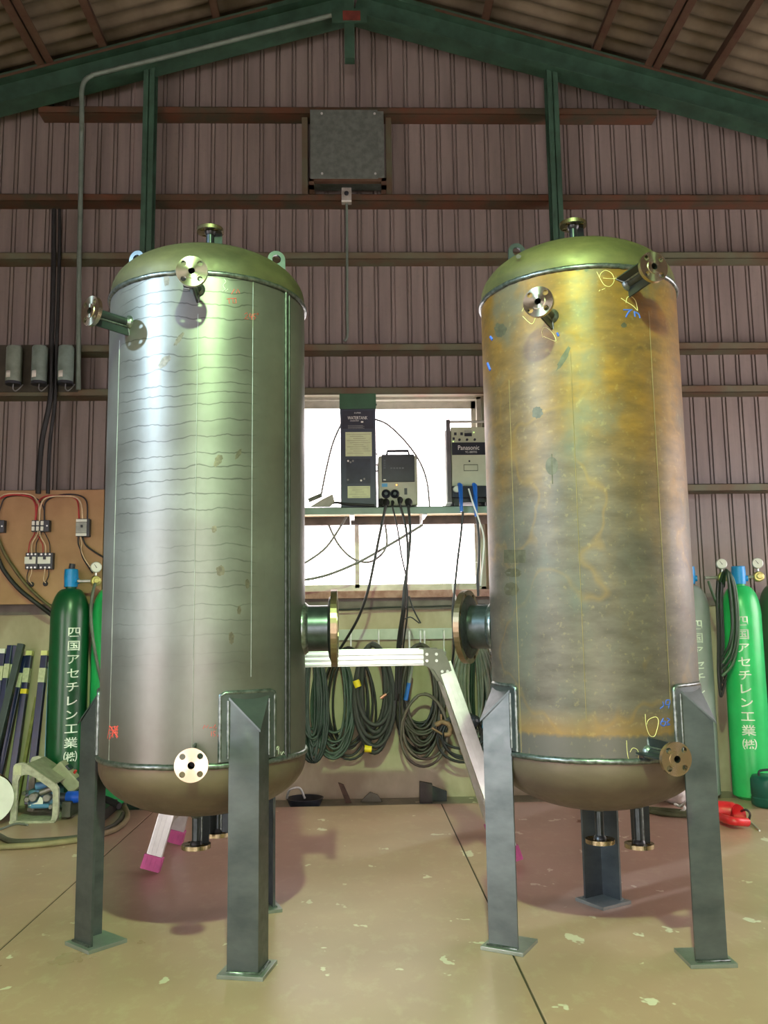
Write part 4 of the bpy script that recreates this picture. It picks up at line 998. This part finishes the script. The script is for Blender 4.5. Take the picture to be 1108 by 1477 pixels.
cab([(668, 738, 5.385), (665, 770), (660, 810), (656, 850), (653, 880), (654, 910), (655, 935), (651, 965, 5.5)], .007, M_black, 'black lead falling from the blue plug past the flange')
cab([(688, 745, 5.385), (691, 775), (691, 810), (689, 830), (690, 860)], .008, M_black, 'black lead falling from the second blue plug beside the ochre tank')
cab([(676, 705, 5.37), (682, 725, 5.35), (691, 750, 5.35), (698, 775, 5.35), (697, 805, 5.35), (693, 845, 5.36)], .005, M_white, 'white hose dropping beside the ochre tank edge')
cab([(653, 842, 5.6), (655, 855, 5.6), (660, 870, 5.6)], .007, M_white, 'short white hose behind the ochre tank flange')
cab([(492, 612, 5.5), (480, 640, 5.45), (470, 680, 5.45), (463, 716, 5.46)], .006, M_grayc, 'grey hose from the dark cabinet down to the torch holder')
cab([(542, 605, 5.5), (560, 613, 5.45), (585, 637, 5.42), (605, 665, 5.41), (616, 695, 5.41), (620, 733, 5.43)], .006, M_grayc, 'grey hose arching from the dark cabinet over the grey welder')
cab([(430, 880, 5.74), (500, 879, 5.74), (560, 876, 5.74), (620, 875, 5.74), (700, 872, 5.74)], .006, M_black, 'black cable running along the top of the concrete wall')

# ================================================================== FOLDING WORK PLATFORM (behind the tanks)
wp = empty('work_platform', (-.12, 4.32, 0), 'aluminium folding work platform with pink feet standing behind the tanks', 'platform')
M_hinge = simple('hinge_grey', (128, 120, 122), .5, .3, .1)
M_pink = simple('pink_rubber', (196, 92, 150), .6, 0, .12, 20)
ZP = .945
HL, HR = -.62, .34                       # hinge positions along the deck
for yy, sy in ((4.16, -1), (4.46, 1)):
    m = MB().box(HL, HR, yy - .015, yy + .015, ZP - .072, ZP, .002)
    for k in range(3): m.box(HL, HR, yy + sy * .016 - .006, yy + sy * .016 + .006, ZP - .066 + k * .022, ZP - .053 + k * .022, .003)
    m.build('deck_beam', M_alu, wp)
    for hx, fx, sg in ((HL, -.925, -1), (HR, .687, 1)):
        fy = yy + sy * .105
        top, bot = Vector((hx + sg * .055, yy, ZP - .045)), Vector((fx, fy, .0))
        d = (bot - top).normalized(); L = (bot - top).length
        Fm = frame(d, top, (0, 1, 0))
        m = MB().box(-.034, .034, -.016, .016, .02, L - .055, .002, Fm)
        for k in range(3): m.box(-.026 + k * .02, -.014 + k * .02, .013 * sy - .006, .013 * sy + .006, .10, L - .06, M=Fm)
        lg = m.build('leg', M_alu, wp)
        MB().box(-.042, .042, -.026, .026, L - .075, L - .012, .004, Fm).build('rubber_foot', M_pink, lg)
        for k in range(4): MB().box(-.036 + k * .02, -.028 + k * .02, -.0285, .0285, L - .07, L - .02, M=Fm).build('foot_rib', M_pink, lg)
        pl = [(hx - sg * .035, ZP + .002), (hx + sg * .055, ZP + .002), (hx + sg * .085, ZP - .06), (hx + sg * .11, ZP - .155), (hx + sg * .055, ZP - .165), (hx + sg * .01, ZP - .09), (hx - sg * .035, ZP - .07)]
        if sg < 0: pl = pl[::-1]
        Mh = Matrix(((1, 0, 0, 0), (0, 0, 1, 0), (0, 1, 0, 0), (0, 0, 0, 1)))
        h = MB().prism(pl, yy + sy * .018, yy + sy * .023, Mh).prism(pl, yy - sy * .023, yy - sy * .018, Mh).build('hinge', M_hinge, wp)
        for dx, dz in ((-.02, -.02), (-.02, -.05), (.025, -.02), (.025, -.05), (.05, -.10), (.075, -.10), (.075, -.145), (.095, -.142)):
            MB().cyl(.007, 0, .004, frame((0, sy, 0), (hx + sg * dx, yy + sy * .023, ZP + dz)), 10).build('rivet', M_alu, h)
for k in range(3):
    y = 4.19 + k * .088
    MB().box(HL, HR, y, y + .075, ZP - .03, ZP - .004, .002).build('deck_plank', M_alu, wp)
for hx, fx, sg in ((HL, -.925, -1), (HR, .687, 1)):
    for f in (.42, .80):
        x = hx + sg * .055 + (fx - hx - sg * .055) * f; z = (ZP - .045) * (1 - f); s_ = .105 * f
        MB().tube([(x, 4.16 - s_, z), (x, 4.46 + s_, z)], .014, 10).build('rung', M_alu, wp)

# ================================================================== BLUE BARS leaning on the wall
M_bluew = simple('blue_wrap', (18, 30, 72), .3, 0, .2, 14)
M_dkbar = simple('dark_slate_bar', (52, 62, 66), .5, 0, .15, 14)
M_cream = simple('cream_end_cap', (226, 220, 150), .6, 0, .08)
M_label = simple('paper_label', (190, 190, 160), .7, 0, .12, 60)
def bar(tx, ty, bx, by, wd, mat, label, sticker=None, tape=None, cap=True, Ytop=5.76, capm=None, group='blue wrapped bars leaning on the wall', Yb=5.60):
    top = at(tx, ty, Ytop); f = (1166 - ty) / (by - ty); bpx = tx + (bx - tx) * f; bot = onz(bpx, 1166); bot.z = 0.004
    bot = at(bpx, 1166, Yb); bot.z = .012
    d = top - bot; L = d.length; Fm = frame(d, bot, (0, 1, 0)); h = wd / 2
    e = empty('steel_bar', bot, label, 'bar', group)
    b = MB().box(-h, h, -h, h, 0, L - (.03 if cap else 0), .003, Fm).build('bar', mat, e)
    if cap: MB().box(-h * 1.03, h * 1.03, -h * 1.03, h * 1.03, L - .03, L, .002, Fm).build('end_cap', capm or M_cream, e)
    if sticker:
        z = L - sticker; MB().box(-h * 1.02, h * 1.02, -h * 1.02, h * 1.02, z - .09, z, 0, Fm).build('sticker', M_label, e)
    if tape:
        z = L - tape; MB().box(-h * 1.04, h * 1.04, -h * 1.04, h * 1.04, z - .03, z, 0, Fm).build('yellow_tape', M_yellow, e)
    return e
bar(5, 936, -14, 1100, .036, M_bluew, 'blue bar with white end at the outer edge of the row', .11, None, True, 5.77, M_white, Yb=5.62)
bar(15, 931, -8, 1100, .032, M_bluew, 'blue bar without end cap behind the dark slate bar', .12, None, False, 5.77, Yb=5.56)
bar(22, 931, -2, 1100, .030, M_bluew, 'narrow blue bar directly behind the dark slate bar', .12, None, False, 5.78, Yb=5.66)
bar(31, 929, -6, 1080, .040, M_dkbar, 'dark slate bar leaning across the blue ones', None, None, False, 5.70, group=None, Yb=5.47)
bar(36, 946, 6, 1092, .028, M_bluew, 'blue bar between the slate bar and yellow-taped bar', .11, None, False, 5.76, Yb=5.61)
bar(43.5, 939, 21, 1101, .037, M_bluew, 'blue bar with yellow tape band and cream end', .11, .24)
bar(65.5, 939, 49, 1092, .040, M_bluew, 'lone blue bar with cream end near the dark green cylinder', .11)
bar(71.5, 955, 66, 1100, .014, simple('sky_blue_strip', (110, 170, 226), .5), 'thin sky blue strip against the dark green cylinder', None, None, True, 5.77, M_white, group=None)
bar(53, 1005, 36, 1100, .02, simple('olive_bar', (132, 128, 70), .6), 'dull olive bar between blue bars', None, None, False, 5.78, group=None, Yb=5.70)

# ================================================================== WIRE FEEDER on the floor
e = empty('wire_feeder', (-1.78, 5.2, 0), 'grey wire feeder with open arched frame and blue drive on the floor', 'wire feeder')
YM = 5.13
M_fr = simple('worn_cream_frame', (186, 184, 166), .55, 0, .15, 30, (150, 148, 132))
def pxz(x, y, Y=YM): p = at(x, y, Y); return (p.x, max(p.z, .003))
outer = [pxz(*p) for p in ((14, 1186), (16, 1150), (19, 1107), (22, 1102), (31, 1100), (39, 1103), (60, 1117), (80, 1131), (84, 1138), (84, 1160), (83, 1178), (80, 1185), (74, 1186))]
inner = [pxz(*p) for p in ((23, 1184), (24, 1155), (26, 1127), (29, 1120), (38, 1117), (46, 1119), (58, 1127), (72, 1137), (76, 1143), (76, 1160), (75, 1176), (74, 1181), (72, 1184))]
Mz = Matrix(((1, 0, 0, 0), (0, 0, 1, 0), (0, 1, 0, 0), (0, 0, 0, 1)))
fr_ = MB().ring(outer, inner, YM, YM + .025, Mz).build('front_frame', M_fr, e)
MB().ring(outer, inner, YM + .26, YM + .285, Mz).build('rear_frame', M_fr, e)
MB().box(*[*(pxz(20, 1105)[0], pxz(31, 1105)[0])], YM - .002, YM, pxz(20, 1118)[1], pxz(20, 1104)[1]).build('sticker', M_label, fr_)
a, b = pxz(39, 1103), pxz(80, 1131)
th = .006; MB().add([(a[0], YM, a[1]), (b[0], YM, b[1]), (b[0], YM + .285, b[1]), (a[0], YM + .285, a[1]), (a[0], YM, a[1] + th), (b[0], YM, b[1] + th), (b[0], YM + .285, b[1] + th), (a[0], YM + .285, a[1] + th)],
     [(0, 1, 2, 3), (4, 5, 6, 7), (0, 1, 5, 4), (1, 2, 6, 5), (2, 3, 7, 6), (3, 0, 4, 7)]).build('sloping_cover', simple('cover_olive_grey', (136, 138, 116), .55, 0, .15, 20), e)
MB().box(outer[0][0], outer[-1][0] + .02, YM - .01, YM + .31, .0, .012).build('base_plate', M_fr, e)
a = pxz(30, 1165); b = pxz(72, 1165)
MB().box(a[0], b[0], YM + .10, YM + .24, .06, .16, .01).build('drive_block', simple('drive_blue', (86, 128, 150), .5, .2, .2, 20), e)
M_st = simple('drive_steel', (130, 130, 122), .4, .6, .2, 30)
p1, p2 = pxz(44, 1138), pxz(60, 1136)
MB().tube([(p1[0], YM + .09, p1[1]), (p2[0], YM + .09, p2[1])], .022, 12).build('motor', simple('motor_blue', (80, 130, 170), .45, .1, .15), e)
MB().tube([(pxz(52, 1147)[0], YM + .07, pxz(52, 1147)[1]), (pxz(70, 1140)[0], YM + .07, pxz(70, 1140)[1])], .018, 10).build('tension_arm', M_st, e)
for px, py, rr in ((62, 1154, .022), (42, 1153, .024), (47, 1150, .012), (68, 1167, .014), (29, 1147, .012), (33, 1156, .016)):
    q_ = pxz(px, py); MB().cyl(rr, 0, .05, frame((0, -1, 0), (q_[0], YM + .10, q_[1])), 18, .004).build('roller', M_st, e)
q_ = pxz(51, 1160); MB().prism([(q_[0] - .06, q_[1] - .018), (q_[0] + .02, q_[1] - .018), (q_[0] + .024, q_[1] + .02), (q_[0] + .004, q_[1] + .03), (q_[0] - .01, q_[1])], YM + .055, YM + .06, Mz).build('white_guide', M_white, e)
q_ = pxz(45, 1166); MB().tube([(q_[0] - .02, YM + .06, q_[1]), (q_[0] + .08, YM + .06, q_[1])], .013, 10).build('motor', simple('motor_blue', (80, 130, 170)), e)
# tilted control box on the right
ca = at(85, 1108, YM + .2); cb_ = at(112, 1138, YM + .2)
dv = (cb_ - ca); Fm = frame(dv, ca, (0, 1, 0)); L = dv.length
cbx = MB().box(-.045, .035, -.04, .05, -.02, L, .01, Fm).build('control_box', simple('control_khaki', (150, 150, 124), .55, 0, .12, 20), e)
for f in (.12, .72): MB().box(-.055, -.03, -.035, .03, L * f, L * f + .035, .004, Fm).build('knob', M_plastic, cbx)
MB().cyl(.008, .0, .02, frame((.6, -.2, .8), Fm @ Vector((-.045, 0, L * .5))), 10).build('red_button', simple('red_button', (200, 50, 50), .4), cbx)
p1, p2, p3 = at(86, 1150, YM + .12), at(98, 1150, YM + .12), at(122, 1149, YM + .10)
MB().tube([p1, p2], .026, 14).build('hose_socket', M_plastic, e); MB().tube([p2, p3], .034, 16).build('blue_connector', simple('connector_blue', (24, 84, 206), .4), e)
MB().box(pxz(85, 1150)[0], pxz(98, 1150)[0], YM + .05, YM + .2, .015, .10, .004).build('rear_housing', simple('housing_dark', (70, 68, 62), .6), e)
pts = [p3, at(140, 1150, YM + .08), at(158, 1155, YM + .03), at(172, 1163, YM - .05)]
m = MB(); sp = spline(pts, 14); m.tube(sp, [.016 + .004 * (i % 2) for i in range(len(sp))], 10).build('corrugated_hose', M_black, e)
# spool standing left of the feeder
e = empty('wire_spool', at(-12, 1150, 5.05), 'white-faced wire spool with brown cover beside the feeder', 'spool')
p = at(-14, 1138, 5.08); 
Fs = frame((.55, -1, .05), (p.x, 5.05, .125 + .02))
vs, fs = plate_holes(circ(.135, 40), [circ(.03, 16)], .004)
for z in (0, -.10): MB().add([Fs @ Matrix.Translation((0, 0, z)) @ v for v in vs], fs).build('side_disc', M_white, e)
MB().cyl(.09, -.1, 0, Fs, 32).build('wound_wire', simple('copper_wire', (150, 120, 90), .4, .5), e)
MB().lathe([[(.142, -.13), (.142, -.02)], [(.142, -.13), (0, -.13)]], Fs, 28, -.3, 2.6).build('brown_cover', simple('brown_cover', (150, 120, 92), .6, 0, .2, 15), e)
# hoses on the floor
def fcab(px, r_, mat, label, cat='hose', name='floor_hose'):
    pts = []
    for p in px:
        q = onz(p[0], p[1], r_ + (p[2] if len(p) > 2 else 0)); pts.append(q)
    o = MB().tube(spline(pts, 8), r_, 9).build(name, mat); return tag(o, label, cat)
fcab([(-30, 1222), (20, 1221), (70, 1217), (120, 1210), (160, 1199), (178, 1188), (184, 1176), (180, 1164)], .015, simple('tan_hose', (132, 120, 90), .6, 0, .15), 'tan hose sweeping over the floor round the tank leg')
fcab([(-20, 1196), (0, 1206), (12, 1212), (30, 1214), (70, 1212), (118, 1207), (158, 1194), (172, 1184), (178, 1174)], .014, simple('dark_grey_hose', (74, 72, 62), .6), 'dark grey hose lying inside the tan one')
fcab([(-10, 1200), (6, 1194), (24, 1188), (40, 1190)], .006, M_grayc, 'thin grey lead at the corner of the feeder base', 'cable')
# steel channel lying on the floor
a, b = onz(130, 1191), onz(157, 1168); d = (b - a); L = d.length; Fm = frame(d, (a.x, a.y, .03), (0, 0, 1))
o = MB().ring([(-.05, -.03), (.05, -.03), (.05, .03), (-.05, .03)], [(-.046, -.026), (.046, -.026), (.046, .026), (-.046, .026)], 0, L, Fm).build('steel_tube', simple('dark_tube', (70, 68, 66), .5, .4, .15)); tag(o, 'short rectangular steel tube lying on the floor by the tank leg', 'tube')
# ---- right hand clutter
M_red = simple('red_plastic', (206, 40, 48), .35, 0, .1)
e = empty('work_light', onz(1050, 1178), 'red corded hand lamp lying on the floor by the green cylinder', 'hand lamp')
a, b = onz(1030, 1168, .055), onz(1064, 1172, .05)
MB().tube(spline([a, a.lerp(b, .3), a.lerp(b, .8), b], 4), [.05] * 4 + [.052] * 5 + [.045] * 4, 16).build('body', M_red, e)
a, b, c_ = onz(1036, 1178, .03), onz(1056, 1184, .045), onz(1078, 1186, .03)
MB().tube(spline([a, b, c_], 5), .022, 10).build('handle', M_red, e)
MB().lathe([[(.012, 0), (.05, .05)], [(.046, .05), (.010, .004)]], frame((.4, -.9, .3), onz(1056, 1176, .045)), 20).build('reflector', M_red, e)
MB().tube(spline([onz(1066, 1172, .05), onz(1076, 1168, .09), onz(1082, 1174, .06), onz(1080, 1184, .012)], 6), .006).build('hook_wire', M_plastic, e)
MB().tube([onz(1040, 1172, .02), onz(1052, 1177, .03)], .012, 10).build('yellow_grip', simple('lime_grip', (196, 206, 60), .5), e)
MB().tube(spline([onz(1072, 1184, .02), onz(1082, 1186, .008), onz(1090, 1192, .006), onz(1096, 1198, .005)], 5), .005).build('lead_end', M_alu, e)
for k, (lab) in enumerate(('olive hose of the floor coil lying outermost', 'olive hose of the floor coil lying in the middle', 'olive hose of the floor coil lying innermost')):
    fcab([(930 - 6 * k, 1169 - 2 * k), (960, 1174 - 3 * k), (985, 1176 - 3 * k), (1010, 1175 - 3 * k), (1030, 1170 - 2 * k)], .012, simple('olive_hose', (92, 98, 66), .6, 0, .2), lab)
# white cloth bag: lumpy folded shape
e = empty('cloth_bag', onz(992, 1168), 'crumpled white bag on the floor behind the ochre tank leg', 'bag')
bm = bmesh.new(); bmesh.ops.create_icosphere(bm, subdivisions=4, radius=1); rr = random.Random(4)
from mathutils import noise as mno
p = onz(996, 1166)
for v in bm.verts:
    n_ = mno.noise(v.co * 2.2) * .35 + abs(mno.noise(v.co * 5)) * .18; c_ = v.co * (1 + n_)
    v.co = Vector((p.x + c_.x * .10, p.y + .17 + c_.y * .09, max(0.002, .06 + c_.z * .075)))
bm.verts.index_update(); m = MB().add([v.co.copy() for v in bm.verts], [[v.index for v in f.verts] for f in bm.faces], True); bm.free()
m.build('body', simple('white_cloth', (206, 202, 196), .8, 0, .08), e)
MB().tube(spline([onz(974, 1160, .06), onz(982, 1163, .03), onz(990, 1156, .1), onz(1002, 1150, .12)], 6), .008).tube(spline([onz(982, 1171, .01), onz(988, 1166, .03), onz(984, 1160, .05)], 5), .008).build('drawstring', M_white, e)
# dark green canister at the picture edge
e = empty('green_canister', onz(1118, 1168), 'dark teal ribbed canister beside the bright green cylinder foot', 'canister')
p = onz(1120, 1166); Mx = Matrix.Translation((p.x, p.y + .06, 0))
MB().lathe([[(0, .0), (.09, .0), (.105, .015), (.105, .05)], [(.105, .05), (.1, .055), (.1, .06), (.105, .065), (.105, .15), (.095, .17), (0, .17)]], Mx, 32).build('body', simple('teal_paint', (20, 84, 76), .4, 0, .12), e)
MB().tube(spline([(p.x - .06, p.y + .06, .168), (p.x - .05, p.y + .06, .2), (p.x + .05, p.y + .06, .2), (p.x + .06, p.y + .06, .168)], 5), .007).build('handle', M_plastic, e)
# hose draped over the bright green cylinder
def drape(px, r_, mat, label, Y=5.27):
    o = MB().tube(spline([at(x, y, yy) for x, y, yy in px], 7), r_, 8).build('draped_hose', mat); tag(o, label, 'hose')
for k in range(4):
    dx = k * 4.0
    o_ = .021 * (k % 2)
    drape([(1044 - dx * .6, 846, 5.44), (1046 - dx * .2, 826, 5.32), (1049 + dx * .3, 824 + k, 5.265 + o_), (1052 + dx * .7, 846, 5.255 + o_), (1055 + dx * .8, 876 + 3 * k, 5.262 + o_), (1056 + dx * .7, 905 + 6 * k, 5.265 + o_), (1052 + dx * .4, 930 + 9 * k, 5.27 + o_), (1043 - dx * .1, 948 + 9 * k, 5.30)], .009, simple('dark_green_gas_hose', (26, 50, 36), .4) if k % 2 == 0 else simple('mid_green_gas_hose', (58, 86, 64), .4),
          ('dark hose over the bright green cylinder, innermost strand', 'mid green hose strand second over the bright cylinder shoulder', 'dark hose strand third over the bright cylinder shoulder', 'mid green hose strand outermost over the bright cylinder shoulder')[k])
for k in range(4):
    o_ = .02 * (k % 2)
    drape([(1035 + 2.6 * k, 838, 5.40 + o_), (1034 + 2.6 * k, 870, 5.36 + o_), (1036 + 2.6 * k, 920, 5.345 + o_), (1036 + 2.4 * k, 970, 5.345 + o_), (1040 + 1.6 * k, 1005 - 10 * k, 5.345 + o_), (1046 + k, 985 - 6 * k, 5.33 + o_)], .0075, M_black, ('black hose between grey and bright green cylinders, longest loop', 'black hose between grey and bright green cylinders, second loop', 'black hose between grey and bright green cylinders, third loop', 'black hose between grey and bright green cylinders, shortest loop')[k])
drape([(1022, 838, 5.36), (1026, 850, 5.36), (1032, 866, 5.37), (1038, 880, 5.38)], .009, simple('mid_green_gas_hose', (58, 86, 64)), 'grey-green hose running from regulator over the grey cylinder shoulder')
drape([(137, 842, 5.44), (133, 860, 5.40), (131, 885, 5.42), (134, 920, 5.42), (141, 960, 5.42), (150, 1000, 5.44)], .010, simple('grey_gas_hose', (86, 96, 84), .45), 'grey hose hanging between dark green and bright green cylinders')
# ---- offcuts behind the slab edge
M_off = simple('rusty_offcut', (88, 68, 56), .75, .2, .25, 30)
def offcut(pol, Y, th, mat, label):
    vs = [at(x, y, Y) for x, y in pol]; n = len(vs); zmin = min(v.z for v in vs)
    for v in vs: v.z -= zmin + .03
    o = MB().add(vs + [v + Vector((0, th, 0)) for v in vs], [tuple(range(n)), tuple(range(n, 2 * n))] + [(i, (i + 1) % n, n + (i + 1) % n, n + i) for i in range(n)]).build('steel_offcut', mat); tag(o, label, 'offcut')
offcut([(499, 1166), (488, 1137), (496, 1140), (507, 1166)], 5.66, .03, M_off, 'rusty leaning steel offcut under the taped hose coil')
offcut([(606, 1172), (606, 1141), (624, 1144), (624, 1172)], 5.60, .04, simple('dark_offcut', (64, 58, 52), .7), 'dark square steel offcut against the concrete wall foot')
offcut([(622, 1172), (623, 1150), (645, 1158), (645, 1172)], 5.66, .03, simple('dark_offcut2', (56, 66, 60), .7), 'dark wedge-shaped offcut next to the square one')
offcut([(520, 1166), (534, 1152), (545, 1156), (552, 1166)], 5.68, .02, simple('grey_offcut', (110, 108, 94), .8), 'grey crumpled scrap beside the rusty offcut')
e = empty('drum_rim', onz(440, 1158), 'round dark rim with pale handle behind the grey tank leg', 'bucket')
p = at(440, 1166, 5.60); Mx = Matrix.Translation((p.x, 5.60, -.03))
MB().lathe([[(.09, 0), (.115, .05)], [(.115, .05), (.108, .05), (.085, .004), (0, .004)]], Mx, 32).build('body', M_plastic, e)
MB().tube(spline([(p.x - .11, 5.58, .02), (p.x - .09, 5.56, .075), (p.x - .03, 5.56, .085), (p.x - .0, 5.58, .02)], 5), .007).build('handle', M_alu, e)
